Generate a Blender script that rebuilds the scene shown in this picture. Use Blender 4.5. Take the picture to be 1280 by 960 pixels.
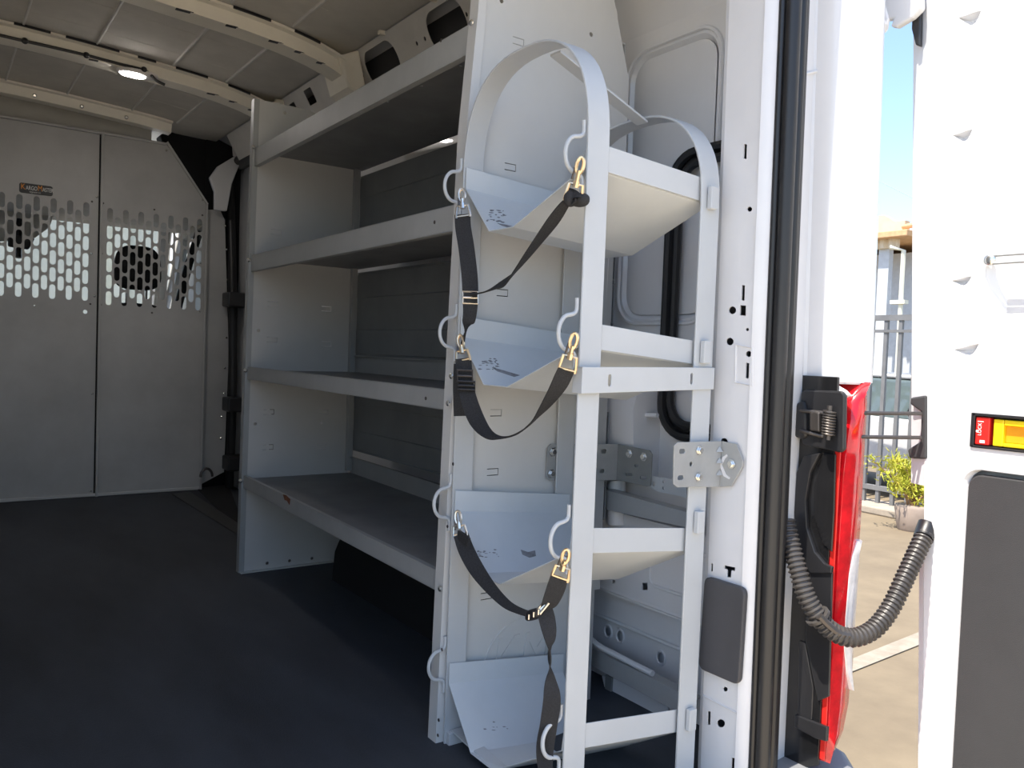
import bpy, bmesh, math, random
from mathutils import Vector as V, Matrix
from mathutils.geometry import delaunay_2d_cdt
random.seed(7)
for o in list(bpy.data.objects): bpy.data.objects.remove(o)
sc = bpy.context.scene
COL = sc.collection

# ------------------------------------------------------------------ camera
# van frame: +Y towards the cab, +X towards the kerb side, Z up, load floor at z = 0
YAW, PITCH, ROLL, FPX = [math.radians(a) for a in (35.6, -2.15, 2.1)] + [1025.0]
CPOS = V((0, 0, .94))
FW = V((math.sin(YAW)*math.cos(PITCH), math.cos(YAW)*math.cos(PITCH), math.sin(PITCH)))
_r = V((math.cos(YAW), -math.sin(YAW), 0)); _u = _r.cross(FW)
RT = _r*math.cos(ROLL) + _u*math.sin(ROLL); UP = -_r*math.sin(ROLL) + _u*math.cos(ROLL)
cd = bpy.data.cameras.new('camera'); cam = bpy.data.objects.new('camera', cd); COL.objects.link(cam)
cd.sensor_width = 36; cd.lens = FPX*36/1280; cd.clip_start = .02; cd.clip_end = 400
m = Matrix((RT, UP, -FW)).transposed().to_4x4(); m.translation = CPOS; cam.matrix_world = m
sc.camera = cam

# ------------------------------------------------------------------ sky, sun, exposure
SUN_EL, SUN_AZ = math.radians(66), math.radians(3.0)     # sun stands over the van's off side
w = bpy.data.worlds.new('world'); sc.world = w; w.use_nodes = True
nt = w.node_tree; bg = nt.nodes['Background']
sky = nt.nodes.new('ShaderNodeTexSky'); sky.sky_type = 'NISHITA'; sky.sun_disc = False
sky.sun_elevation = SUN_EL; sky.sun_rotation = math.radians(270); sky.air_density = 1.0; sky.dust_density = 1.2; sky.ozone_density = 2.2
nt.links.new(sky.outputs[0], bg.inputs[0]); bg.inputs[1].default_value = .27
sl = bpy.data.lights.new('sun', 'SUN'); so = bpy.data.objects.new('sun', sl); COL.objects.link(so)
sl.energy = 6.5; sl.angle = math.radians(.53); sl.color = (1, .93, .82)
sd = V((math.cos(SUN_EL)*math.cos(SUN_AZ), math.cos(SUN_EL)*math.sin(SUN_AZ), -math.sin(SUN_EL)))
so.rotation_euler = sd.to_track_quat('-Z', 'Y').to_euler(); so.location = (-4, 0, 9)
vs = sc.view_settings; vs.view_transform = 'Standard'; vs.look = 'None'; vs.gamma = 1; vs.use_curve_mapping = False
vs.exposure = 0.45
sc.cycles.max_bounces = 16; sc.cycles.diffuse_bounces = 12

# ------------------------------------------------------------------ helpers
def ray(u, v): return FW + RT*((u-640)/FPX) - UP*((v-480)/FPX)
def A(u, v, ax, val):                       # point of the plane axis = val seen at a pixel of the photograph
    d = ray(u, v); return CPOS + d*((val-CPOS[ax])/d[ax])
def AP(u, v, p0, n):
    d = ray(u, v); return CPOS + d*((V(p0)-CPOS).dot(V(n))/d.dot(V(n)))

MATS = {}
def mat(name, col, rough=.5, metal=0, coat=0, noise=0, nscale=8, bump=0, bscale=200, trans=0, emit=None, estr=0, spec=.5, col2=None, alpha=1, ramp=(.35, .65), stretch=None):
    mt = bpy.data.materials.new(name); mt.use_nodes = True
    t = mt.node_tree; b = t.nodes['Principled BSDF']
    c = tuple(col)+(1,)
    b.inputs['Base Color'].default_value = c; b.inputs['Roughness'].default_value = rough
    b.inputs['Metallic'].default_value = metal; b.inputs['Coat Weight'].default_value = coat
    b.inputs['Transmission Weight'].default_value = trans; b.inputs['Specular IOR Level'].default_value = spec
    b.inputs['Alpha'].default_value = alpha
    if emit: b.inputs['Emission Color'].default_value = tuple(emit)+(1,); b.inputs['Emission Strength'].default_value = estr
    tc = t.nodes.new('ShaderNodeTexCoord')
    vec = tc.outputs['Object']
    if stretch:
        mp = t.nodes.new('ShaderNodeMapping'); mp.inputs['Scale'].default_value = stretch
        t.links.new(vec, mp.inputs[0]); vec = mp.outputs[0]
    if noise or col2:
        n = t.nodes.new('ShaderNodeTexNoise'); n.inputs['Scale'].default_value = nscale; n.inputs['Detail'].default_value = 6
        n.inputs['Roughness'].default_value = .62
        t.links.new(vec, n.inputs['Vector'])
        r = t.nodes.new('ShaderNodeValToRGB'); r.color_ramp.elements[0].position = ramp[0]; r.color_ramp.elements[1].position = ramp[1]
        r.color_ramp.elements[0].color = (tuple(col2)+(1,)) if col2 else tuple(x*(1-noise) for x in col)+(1,)
        r.color_ramp.elements[1].color = c if col2 else tuple(min(1, x*(1+noise)) for x in col)+(1,)
        t.links.new(n.outputs['Fac'], r.inputs[0]); t.links.new(r.outputs[0], b.inputs['Base Color'])
    if bump:
        n2 = t.nodes.new('ShaderNodeTexNoise'); n2.inputs['Scale'].default_value = bscale; n2.inputs['Detail'].default_value = 3
        t.links.new(vec, n2.inputs['Vector'])
        bp = t.nodes.new('ShaderNodeBump'); bp.inputs['Strength'].default_value = bump; bp.inputs['Distance'].default_value = .002
        t.links.new(n2.outputs['Fac'], bp.inputs['Height']); t.links.new(bp.outputs[0], b.inputs['Normal'])
    MATS[name] = mt; return mt

mat('van_white', (.68, .685, .70), .28, coat=.4, noise=.02, nscale=5)
mat('roof_skin', (.64, .61, .55), .88, noise=.08, nscale=4)
mat('roof_bow', (.92, .87, .75), .45, noise=.04, nscale=6)
mat('rail_paint', (.72, .70, .66), .5, noise=.05, nscale=7)
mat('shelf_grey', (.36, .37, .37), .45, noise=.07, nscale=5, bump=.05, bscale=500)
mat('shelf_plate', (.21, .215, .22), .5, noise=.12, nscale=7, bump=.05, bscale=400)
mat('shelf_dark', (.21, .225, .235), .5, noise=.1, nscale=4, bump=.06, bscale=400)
mat('panel_grey', (.58, .58, .57), .45, noise=.03, nscale=4, bump=.05, bscale=600)
mat('partition_grey', (.48, .48, .475), .5, noise=.1, nscale=2.5, bump=.05, bscale=500)
mat('rack_grey', (.48, .50, .515), .42, noise=.03, nscale=6, bump=.05, bscale=500)
mat('tray_grey', (.60, .63, .65), .42, bump=.05, bscale=500, col2=(.53, .565, .59), nscale=3)
mat('zinc', (.40, .41, .41), .4, metal=.35, noise=.06, nscale=20)
mat('zinc_dark', (.24, .25, .25), .45, metal=.3, noise=.06, nscale=20)
mat('bolt_steel', (.75, .75, .72), .25, metal=1)
mat('brass', (.80, .62, .40), .28, metal=1)
mat('nickel', (.72, .67, .60), .25, metal=1)
mat('dark_steel', (.10, .09, .085), .4, metal=.7)
mat('webbing', (.022, .022, .024), .75, bump=.9, bscale=900, noise=.35, nscale=300)
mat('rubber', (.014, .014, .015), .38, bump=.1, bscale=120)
mat('cover_grey', (.062, .061, .066), .55, bump=.25, bscale=700, noise=.05)
mat('black_plastic', (.018, .018, .02), .35, bump=.06, bscale=300)
mat('gloss_black', (.012, .012, .013), .18, noise=.3, nscale=6)
mat('grey_plastic', (.04, .04, .042), .55, bump=.25, bscale=700, noise=.05)
mat('floor_mat', (.040, .046, .057), .72, bump=.5, bscale=350, noise=.35, nscale=2.2, stretch=(1, .35, 1))
mat('black_carpet', (.008, .008, .009), .95, bump=.4, bscale=500)
mat('red_lens', (.55, .006, .012), .12, coat=.6, noise=.25, nscale=30)
mat('clear_lens', (.72, .70, .70), .12, coat=.6, noise=.12, nscale=25)
mat('red_plastic', (.62, .02, .015), .35, noise=.04)
mat('yellow_plastic', (.85, .62, .01), .35, noise=.04)
mat('orange_plastic', (.80, .36, .01), .4, noise=.04)
mat('conduit', (.055, .050, .047), .42, noise=.2, nscale=20)
mat('glass', (.55, .66, .64), .05, alpha=.14, spec=.3)
mat('bumper_grey', (.20, .205, .215), .5, bump=.2, bscale=500, noise=.05)
mat('cab_trim', (.60, .59, .55), .7, noise=.06)
mat('seat_cloth', (.02, .02, .022), .85, bump=.4, bscale=500, noise=.2, nscale=60)
mat('lamp_glow', (.95, .93, .9), .3, emit=(1, .93, .88), estr=130)
mat('lamp_lens', (.85, .82, .8), .3, noise=.02)
mat('sticker_black', (.012, .012, .012), .4, noise=.1)
mat('print_orange', (.85, .30, .01), .5, noise=.03)
mat('print_white', (.82, .82, .80), .5, noise=.03)
mat('asphalt', (.235, .185, .118), .9, col2=(.165, .128, .083), nscale=2.2, bump=.8, bscale=60, ramp=(.3, .7))
mat('line_paint', (.34, .295, .23), .8, col2=(.235, .19, .14), nscale=9, ramp=(.25, .6))
mat('concrete', (.36, .31, .25), .85, noise=.12, nscale=9, bump=.4, bscale=80)
mat('bounce_apron', (.64, .53, .38), .85, noise=.08, nscale=3, bump=.3, bscale=80)
mat('fence_paint', (.17, .17, .17), .5, noise=.1)
mat('stucco', (.66, .52, .36), .9, noise=.06, nscale=6, bump=.3, bscale=60)
mat('wood_fascia', (.60, .38, .20), .8, noise=.12, nscale=10)
mat('metal_siding', (.68, .58, .42), .6, noise=.05)
mat('shade_wall', (.50, .53, .56), .8, noise=.05)
mat('pale_wall', (.70, .70, .58), .9, noise=.06, nscale=2)
mat('car_paint', (.62, .62, .62), .2, coat=.7, noise=.02)
mat('car_glass', (.10, .13, .13), .06, coat=.5, noise=.1)
mat('tyre', (.02, .02, .02), .85, noise=.2)
mat('leaf', (.36, .42, .03), .7, col2=(.50, .44, .05), nscale=9)
mat('twig', (.30, .17, .08), .85, noise=.2, nscale=30)
mat('pot_clay', (.34, .27, .22), .8, noise=.1)
mat('scuff', (.20, .20, .21), .6, noise=.3, nscale=60)
mat('rust', (.20, .07, .03), .8, noise=.4, nscale=80)

ORG = {}
def props(o, label=None, cat=None, group=None, kind=None):
    if label: o['label'] = label
    if cat: o['category'] = cat
    if group: o['group'] = group
    if kind: o['kind'] = kind
    return o
def thing(name, loc, label, cat, group=None, kind=None):
    o = bpy.data.objects.new(name, None); o.empty_display_size = .05; COL.objects.link(o)
    o.location = loc; ORG[o.name] = V(loc); return props(o, label, cat, group, kind)

def cat_rom(P, n=6, closed=False):
    P = [V(p) for p in P]; out = []; L = len(P)
    for i in range(L if closed else L-1):
        a = P[(i-1) % L] if closed or i > 0 else P[0]*2-P[1]
        b, c = P[i], P[(i+1) % L]
        d = P[(i+2) % L] if closed or i+2 < L else P[-1]*2-P[-2]
        for k in range(n):
            t = k/n
            out.append(.5*((2*b)+(c-a)*t+(2*a-5*b+4*c-d)*t*t+(3*b-a-3*c+d)*t**3))
    if not closed: out.append(P[-1])
    return out

class MB:
    def __init__(s): s.v = []; s.f = []
    def add(s, vs, fs):
        n = len(s.v); s.v += [V(p) for p in vs]; s.f += [tuple(i+n for i in f) for f in fs]; return s
    def box(s, x0, x1, y0, y1, z0, z1, M=None):
        vs = [V((x, y, z)) for z in (z0, z1) for y in (y0, y1) for x in (x0, x1)]
        if M is not None: vs = [M @ p for p in vs]
        return s.add(vs, [(0, 2, 3, 1), (4, 5, 7, 6), (0, 1, 5, 4), (2, 6, 7, 3), (0, 4, 6, 2), (1, 3, 7, 5)])
    def prism(s, poly, d):                     # planar polygon extruded by the vector d
        n = len(poly); p = [V(q) for q in poly]; d = V(d)
        s.add(p+[q+d for q in p], [tuple(range(n-1, -1, -1)), tuple(range(n, 2*n))]+[(i, (i+1) % n, n+(i+1) % n, n+i) for i in range(n)])
        return s
    def sheet(s, prof, d, th):                 # open bent-metal profile extruded by d, thickened by th (list of normals averaged)
        P = [V(p) for p in prof]; d = V(d); n = len(P); N = []
        for i in range(n):
            a = (P[i]-P[i-1]).normalized() if i else None; b = (P[i+1]-P[i]).normalized() if i < n-1 else None
            ts = [t for t in (a, b) if t is not None]; ns = [t.cross(d).normalized() for t in ts]
            k = sum(ns, V())/len(ns); k = k/max(.35, k.length_squared) if len(ns) > 1 else k
            N.append(k*th)
        ring = P+[P[i]+N[i] for i in range(n-1, -1, -1)]
        m_ = len(ring)
        vs = ring+[q+d for q in ring]; fs = []
        for i in range(m_): fs.append((i, (i+1) % m_, m_+(i+1) % m_, m_+i))
        for i in range(n-1):
            fs.append((i, m_-1-i, m_-2-i, i+1)); fs.append((m_+i, m_+i+1, 2*m_-2-i, 2*m_-1-i))
        return s.add(vs, fs)
    def tube(s, pts, r, n=10, closed=False, cap=True):
        P = [V(p) for p in pts]; L = len(P); R = r if isinstance(r, (list, tuple)) else [r]*L
        T = []
        for i in range(L):
            a = P[(i-1) % L] if (closed or i) else P[0]; b = P[(i+1) % L] if (closed or i < L-1) else P[-1]
            T.append((b-a).normalized())
        up = V((0, 0, 1)) if abs(T[0].z) < .9 else V((1, 0, 0))
        x = T[0].cross(up).normalized(); vs = []
        for i in range(L):
            x = (x-T[i]*x.dot(T[i])).normalized(); y = T[i].cross(x)
            for k in range(n):
                a = 2*math.pi*k/n; vs.append(P[i]+(x*math.cos(a)+y*math.sin(a))*R[i])
        fs = []
        for i in range(L if closed else L-1):
            j = (i+1) % L
            for k in range(n): fs.append((i*n+k, i*n+(k+1) % n, j*n+(k+1) % n, j*n+k))
        if cap and not closed: fs += [tuple(range(n-1, -1, -1)), tuple((L-1)*n+k for k in range(n))]
        return s.add(vs, fs)
    def loft(s, rings, closed=True, cap=True):
        n = len(rings[0]); vs = [p for r in rings for p in r]; fs = []
        for i in range(len(rings)-1):
            for k in range(n if closed else n-1): fs.append((i*n+k, i*n+(k+1) % n, (i+1)*n+(k+1) % n, (i+1)*n+k))
        if cap: fs += [tuple(range(n-1, -1, -1)), tuple((len(rings)-1)*n+k for k in range(n))]
        return s.add(vs, fs)
    def plate(s, outline, holes, fn, th):      # 2-D outline with real holes; fn(u, v, w) -> point, w from 0 to th
        pts = []; faces = []
        for L in [outline]+list(holes):
            b = len(pts); pts += [V((p[0], p[1])) for p in L]; faces.append(list(range(b, b+len(L))))
        edges = [(f[i], f[(i+1) % len(f)]) for f in faces for i in range(len(f))]
        ov, oe, of, _, _, _ = delaunay_2d_cdt(pts, edges, [], 0, 1e-6)
        def inside(p, L):
            c = False; n = len(L)
            for i in range(n):
                x1, y1 = L[i][0], L[i][1]; x2, y2 = L[(i+1) % n][0], L[(i+1) % n][1]
                if (y1 > p[1]) != (y2 > p[1]) and p[0] < (x2-x1)*(p[1]-y1)/(y2-y1)+x1: c = not c
            return c
        HB = [(h, min(q[0] for q in h), max(q[0] for q in h), min(q[1] for q in h), max(q[1] for q in h)) for h in holes]
        keep = []
        for f in of:
            cx = sum(ov[i][0] for i in f)/len(f); cy = sum(ov[i][1] for i in f)/len(f)
            if not inside((cx, cy), outline): continue
            if any(a < cx < b and c < cy < d and inside((cx, cy), h) for h, a, b, c, d in HB): continue
            keep.append(tuple(f))
        n = len(ov); vs = [fn(p[0], p[1], 0) for p in ov]+[fn(p[0], p[1], th) for p in ov]
        fs = list(keep)+[tuple(n+i for i in reversed(f)) for f in keep]
        cnt = {}
        for f in keep:
            for i in range(len(f)):
                a, b = f[i], f[(i+1) % len(f)]; cnt.setdefault(frozenset((a, b)), []).append((a, b))
        for e in cnt.values():
            if len(e) == 1: a, b = e[0]; fs.append((b, a, n+a, n+b))
        return s.add(vs, fs)
    def build(s, name, mt, parent=None, smooth=False, bev=0, origin=None, seg=2, weld=False):
        if parent is not None: org = ORG[parent.name]
        elif origin is not None: org = V(origin)
        else:
            xs = [p.x for p in s.v]; ys = [p.y for p in s.v]; zs = [p.z for p in s.v]
            org = V(((min(xs)+max(xs))/2, (min(ys)+max(ys))/2, min(zs)))
        me = bpy.data.meshes.new(name); me.from_pydata([p-org for p in s.v], [], s.f)
        bm = bmesh.new(); bm.from_mesh(me)
        if weld: bmesh.ops.remove_doubles(bm, verts=bm.verts, dist=1e-5)
        bmesh.ops.recalc_face_normals(bm, faces=bm.faces); bm.to_mesh(me); bm.free()
        me.materials.append(MATS[mt])
        o = bpy.data.objects.new(name, me); COL.objects.link(o); ORG[o.name] = org
        if parent is not None: o.parent = parent
        else: o.location = org
        if smooth:
            for p in me.polygons: p.use_smooth = True
            try: me.set_sharp_from_angle(angle=math.radians(40))
            except Exception: pass
        if bev:
            b = o.modifiers.new('bevel', 'BEVEL'); b.width = bev; b.segments = seg; b.limit_method = 'ANGLE'; b.angle_limit = math.radians(40)
            b.harden_normals = False
        return o
def lean(b, k, z0=.6):
    for p in b.v: p.x -= k*(p.z-z0)
    return b
def struct(o, label=None, cat=None): return props(o, label, cat, kind='structure')

def rrect(x0, x1, y0, y1, r, n=5):
    P = []
    for cx, cy, a0 in ((x1-r, y1-r, 0), (x0+r, y1-r, 90), (x0+r, y0+r, 180), (x1-r, y0+r, 270)):
        for k in range(n+1):
            a = math.radians(a0+90*k/n); P.append((cx+r*math.cos(a), cy+r*math.sin(a)))
    return P
def circ(x, y, r, n=14, ry=None): return [(x+r*math.cos(2*math.pi*k/n), y+(ry or r)*math.sin(2*math.pi*k/n)) for k in range(n)]
def fX(x, s=1): return lambda u, v, w: V((x+s*w, u, v))      # plate in the Y-Z plane
def fY(y, s=1): return lambda u, v, w: V((u, y+s*w, v))      # plate in the X-Z plane
def fZ(z, s=1): return lambda u, v, w: V((u, v, z+s*w))

# shared small fixings
def lathe_mesh(name, prof, n, mt):
    vs = []; fs = []
    for r, z in prof:
        for k in range(n): a = 2*math.pi*k/n; vs.append((r*math.cos(a), r*math.sin(a), z))
    for i in range(len(prof)-1):
        for k in range(n): fs.append((i*n+k, i*n+(k+1) % n, (i+1)*n+(k+1) % n, (i+1)*n+k))
    fs.append(tuple((len(prof)-1)*n+k for k in range(n)))
    me = bpy.data.meshes.new(name); me.from_pydata(vs, [], fs); me.materials.append(MATS[mt]); return me
HEX = lathe_mesh('hex_bolt', [(.0125, 0), (.0125, .0018), (.0085, .0022), (.0085, .007), (.007, .0082)], 6, 'bolt_steel')
RIV = lathe_mesh('rivet', [(.006, 0), (.0055, .002), (.003, .0038)], 10, 'bolt_steel')
DRIV = lathe_mesh('dark_rivet', [(.006, 0), (.0055, .0015), (.004, .002)], 10, 'dark_steel')
def fix(parent, me, name, pos, nrm, s=1):
    o = bpy.data.objects.new(name, me); COL.objects.link(o); o.parent = parent
    o.location = V(pos)-ORG[parent.name]; o.rotation_euler = V(nrm).to_track_quat('Z', 'Y').to_euler(); o.scale = (s, s, s); return o
def text_mesh(name, txt, size, mt, parent, pos, xdir, ydir, extrude=.0006, align='LEFT', sx=1):
    cu = bpy.data.curves.new(name, 'FONT'); cu.body = txt; cu.size = size; cu.extrude = extrude; cu.align_x = align
    t = bpy.data.objects.new('tmp', cu); COL.objects.link(t); bpy.context.view_layer.update()
    me = bpy.data.meshes.new_from_object(t.evaluated_get(bpy.context.evaluated_depsgraph_get()))
    bpy.data.objects.remove(t); me.name = name
    me.materials.clear(); me.materials.append(MATS[mt])
    xd, yd = V(xdir).normalized(), V(ydir).normalized(); zd = xd.cross(yd)
    for v in me.vertices:
        c = v.co.copy(); v.co = V(pos)-ORG[parent.name]+xd*c.x*sx+yd*c.y+zd*c.z
    o = bpy.data.objects.new(name, me); COL.objects.link(o); o.parent = parent; return o

# ================================================================== SETTING: outside ground
b = MB(); b.box(-40, 60, -40, 60, -.72, -.62)
struct(b.build('ground', 'asphalt'), 'sunlit tan asphalt of the parking lot', 'ground')
grd = bpy.data.objects['ground']
b = MB()
for i in range(5):  # pale slabs out of view, added to bounce sunlight into the van
    for j in range(4): b = MB(); b.box(-12.4+3*i, -9.42+3*i, -11+3*j, -8.02+3*j, -.625, -.612); b.build('bounce_slab', 'bounce_apron', grd, bev=.004)

# ================================================================== SETTING: van body
XL, XR, YR, YB = -.06, 1.66, 1.08, 5.36         # inner left, inner right, rear sill, partition
# --- floor
b = MB(); b.plate(rrect(XL, XR-.01, YR, 5.9, .02), [], fZ(-.012), .012)
fl = struct(b.build('floor', 'floor_mat'), 'black rubber mat covering the van load floor', 'floor')
b = MB(); b.box(XL-.1, XR+.08, 1.02, 7.6, -.12, -.0125); b.build('floor_pan', 'van_white', fl, bev=.01)
b = MB(); b.box(XL+.03, 1.5, 1.03, 1.079, -.0125, .004); b.build('rear_sill', 'grey_plastic', fl, bev=.004)

# --- roof: profile over X (inside surface)
RX = [-.30, -.2, -.06, .1, .25, .57, .91, 1.09, 1.25, 1.375, 1.455, 1.52]
RZ = [1.90, 2.05, 2.19, 2.225, 2.238, 2.226, 2.203, 2.19, 2.168, 2.139, 2.114, 2.07]
def roofz(x):
    for i in range(len(RX)-1):
        if RX[i] <= x <= RX[i+1]: t = (x-RX[i])/(RX[i+1]-RX[i]); return RZ[i]*(1-t)+RZ[i+1]*t
    return RZ[-1]
def smooth_profile(dz, x0=-.2, x1=1.5, n=24):
    out = []
    for k in range(n+1):
        x = x0+(x1-x0)*k/n; z = sum(roofz(x+d) for d in (-.08, -.04, 0, .04, .08))/5; out.append((x, z+dz))
    return out
RP = smooth_profile(.065, -.16, 1.25)+[(1.35, 2.226), (1.44, 2.224), (1.498, 2.222)]
b = MB(); b.sheet([(x, 1.06, z) for x, z in RP], (0, 4.75, 0), .03)
roof = struct(b.build('ceiling', 'roof_skin', smooth=True), 'grey ribbed metal ceiling of the van', 'ceiling')
for k, yy in enumerate([2.15, 2.75, 3.05, 3.75, 4.05, 4.62, 4.9]):        # pressed stiffening swages in the skin
    b = MB(); b.sheet([(x, yy, z-.001) for x, z in RP[2:-3]], (0, .035, 0), .004); b.build('roof_swage', 'roof_skin', roof, smooth=True)
for x in (.33, .62, .95, 1.2):                                             # long seams of the panels
    z = [q for q in RP if q[0] >= x][0][1]
    for y0, y1 in ((1.3, 3.3), (3.52, 4.22), (4.42, 5.2)):
        b = MB(); b.box(x, x+.010, y0, y1, roofz(x)+.054, roofz(x)+.068); b.build('roof_seam', 'rail_paint', roof, bev=.003)
# exterior skin so that the roof throws its shadow; cab roof too
b = MB(); b.sheet([(-.32, 1.03, 1.9), (-.26, 1.03, 2.2), (-.1, 1.03, 2.31), (.4, 1.03, 2.36), (1.0, 1.03, 2.33), (1.4, 1.03, 2.28), (1.62, 1.03, 2.2), (1.72, 1.03, 1.9)], (0, 4.9, 0), .02)
b.build('roof_outer_skin', 'van_white', roof, smooth=True)

# --- roof bows
bows = []
def bow(yc, wd, dp, x0=-.12, x1=1.47):
    P = smooth_profile(0, x0, x1, 22)
    b = MB()
    rings = []
    for x, z in P:
        rings.append([V((x, yc-wd/2-.03, z+.062)), V((x, yc-wd/2-.028, z+.052)), V((x, yc-wd/2, z+.048)), V((x, yc-wd/2+.012, z)), V((x, yc+wd/2-.012, z)), V((x, yc+wd/2, z+.048)), V((x, yc+wd/2+.028, z+.052)), V((x, yc+wd/2+.03, z+.062))])
    b.loft(rings)
    o = b.build('trim_%d' % (len(bows)+1), 'roof_bow', smooth=True)
    bows.append(o); return o
bA = struct(bow(3.42, .13, .05), 'cream roof bow nearest the rear, crossing above the shelves', 'roof bow')
bB = struct(bow(4.33, .13, .05), 'cream roof bow carrying the dome lamp and black wire', 'roof bow')
bC = struct(bow(5.27, .10, .05, x1=1.18), 'cream front header bow just above the partition', 'roof bow')
bD = struct(bow(2.3, .13, .05), 'cream roof bow above the near end of the shelving', 'roof bow')
b = MB(); b.loft([[V((x, 1.06, z+.06)), V((x, 1.06, z-.06)), V((x, 1.2, z-.02)), V((x, 1.2, z+.06))] for x, z in smooth_profile(0, -.14, 1.48, 20)])
struct(b.build('trim_5', 'van_white', smooth=True), 'white rear header above the door opening', 'header')
for o, yc in ((bA, 3.42), (bB, 4.33)):
    for x, r in ((.62, .012), (.80, .02), (.98, .014), (1.16, .018), (1.26, .012), (1.36, .014)):
        if o is bB and .7 < x < 1.1: continue
        b = MB(); z = smooth_profile(0, x, x+.001, 1)[0][1]
        b.plate([(x-r*1.6, yc-.030), (x+r*1.6, yc-.030), (x+r*1.6, yc-.012), (x-r*1.6, yc-.012)], [], lambda u, v, w_: V((u, v-.024, z-.0015+w_)), .003)
        b.build('slot', 'rubber', o)
for o, yc in ((bA, 3.42), (bB, 4.33)):  # black strips painting in the shadow line between bow flange and roof
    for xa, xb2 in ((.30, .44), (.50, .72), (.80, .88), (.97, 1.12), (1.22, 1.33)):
        b = MB(); P = smooth_profile(.056, xa, xb2, 6); b.loft([[V((x, yc-.101, z-.004)), V((x, yc-.094, z-.004)), V((x, yc-.094, z+.006)), V((x, yc-.101, z+.006))] for x, z in P]); b.build('flange_shadow', 'rubber', o)
# bow foot brackets meeting the cant rail
for o, yc in ((bA, 3.42), (bB, 4.33)):
    b = MB(); b.prism([(1.42, yc-.09, 2.18), (1.50, yc-.11, 2.215), (1.56, yc-.10, 2.0), (1.47, yc-.075, 2.06)], (0, .2, 0)); b.build('foot_bracket', 'roof_bow', o, bev=.008)
for x in (.47, .70, .93):
    pos = V((x, 5.215, smooth_profile(0, x, x+.001, 1)[0][1]+.016)); fix(bC, RIV, 'rivet', pos, (0, -1, -.3), 2)

# --- cant rail along the top of the side wall (plate with holes, leaning)
def rail_fn(u, v, w_): return V((1.575-.08*v/.14+w_, u, 2.075+v))
holes = []
for (u0, v0, u1, v1, r) in ((460, 52, 496, 92, .03), (537, 0, 580, 47, .03)):
    pts = []
    y1 = A(u0, v1, 0, 1.545)[1]; y0 = A(u1, v0, 0, 1.545)[1]
    holes.append(rrect(y0-.01, y1, -.01, .118, .058, 8))
for (u, wd, ht) in ((389, .09, .065), (368, .07, .05), (355, .05, .04)):
    y = A(u, 115, 0, 1.53)[1]; holes.append(rrect(y-wd/2, y+wd/2, .055, .055+ht, .008))
for u, v in ((450, 95), (455, 90), (523, 45), (533, 42), (585, 10), (497, 65)):
    y = A(u, v, 0, 1.55)[1]; holes.append(circ(y, .055, .008, 8))
b = MB(); b.plate([(1.84, -.02), (5.2, -.02), (5.2, .14), (1.84, .14)], holes, rail_fn, .003)
rl = struct(b.build('trim_6', 'rail_paint'), 'pale grey cant rail with oval holes above the shelving', 'rail')
b = MB(); b.box(1.575, 1.60, 1.84, 5.2, 2.02, 2.2); b.build('rail_back', 'grey_plastic', rl)
for u, v in ((480, 53), (545, 28), (350, 118), (415, 85)):
    y = A(u, v, 0, 1.5)[1]; b = MB(); b.box(1.475, 1.51, y-.012, y+.012, 2.205, 2.222); b.build('clip', 'roof_bow', rl, bev=.003)

# --- right side wall
ZR = [(1.45, 1.777, 1.04, 1.80)]
outl = [(1.2, -.05), (3.6, -.05), (3.6, 2.06), (1.2, 2.06)]
wh = [rrect(1.45, 1.777, 1.05, 1.80, .07, 6)]
for (u, v, a, c_) in ((802, 655, .012, .012), (800, 682, .006, .006), (765, 524, .005, .005)):
    p = A(u, v, 0, 1.655); wh.append(circ(p[1], p[2], a, 10))
b = MB(); b.plate(outl, wh, fX(1.655), .004)
wr = struct(b.build('wall_right', 'van_white'), 'white painted right side wall of the van', 'wall')
b = MB(); b.plate(rrect(1.462, 1.765, 1.062, 1.788, .06, 6), [], fX(1.662), .004); b.build('recessed_panel', 'van_white', wr, bev=.002)
b = MB(); R1 = rrect(1.45, 1.777, 1.05, 1.80, .07, 6); R2 = rrect(1.462, 1.765, 1.062, 1.788, .06, 6)
b.loft([[V((1.655, p[0], p[1])) for p in R1], [V((1.668, p[0], p[1])) for p in R2]], cap=False); b.build('recess_edge', 'van_white', wr, smooth=True)
b = MB(); P = [V((1.652, p[0], p[1])) for p in rrect(1.437, 1.79, 1.037, 1.813, .08, 6)]; b.tube(P, .006, 6, closed=True); b.build('panel_ridge', 'van_white', wr, smooth=True)
b = MB(); b.box(1.70, 1.735, 1.2, 7.5, -.4, 1.95); b.build('outer_skin', 'van_white', wr, bev=.01)
# cove from the wall to the roof
cv = [(1.655, 1.86), (1.64, 1.95), (1.60, 2.03), (1.55, 2.09), (1.50, 2.12)]
b = MB(); b.sheet([(x, 1.18, z) for x, z in cv], (0, .65, 0), -.01); b.build('upper_cove', 'van_white', wr, smooth=True)
# vertical ribs
for y0, y1 in ((1.83, 1.86), (1.90, 1.94)):
    b = MB(); b.box(1.62, 1.656, y0, y1, .3, 2.02); b.build('wall_rib', 'van_white', wr, bev=.012, seg=3)
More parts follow.
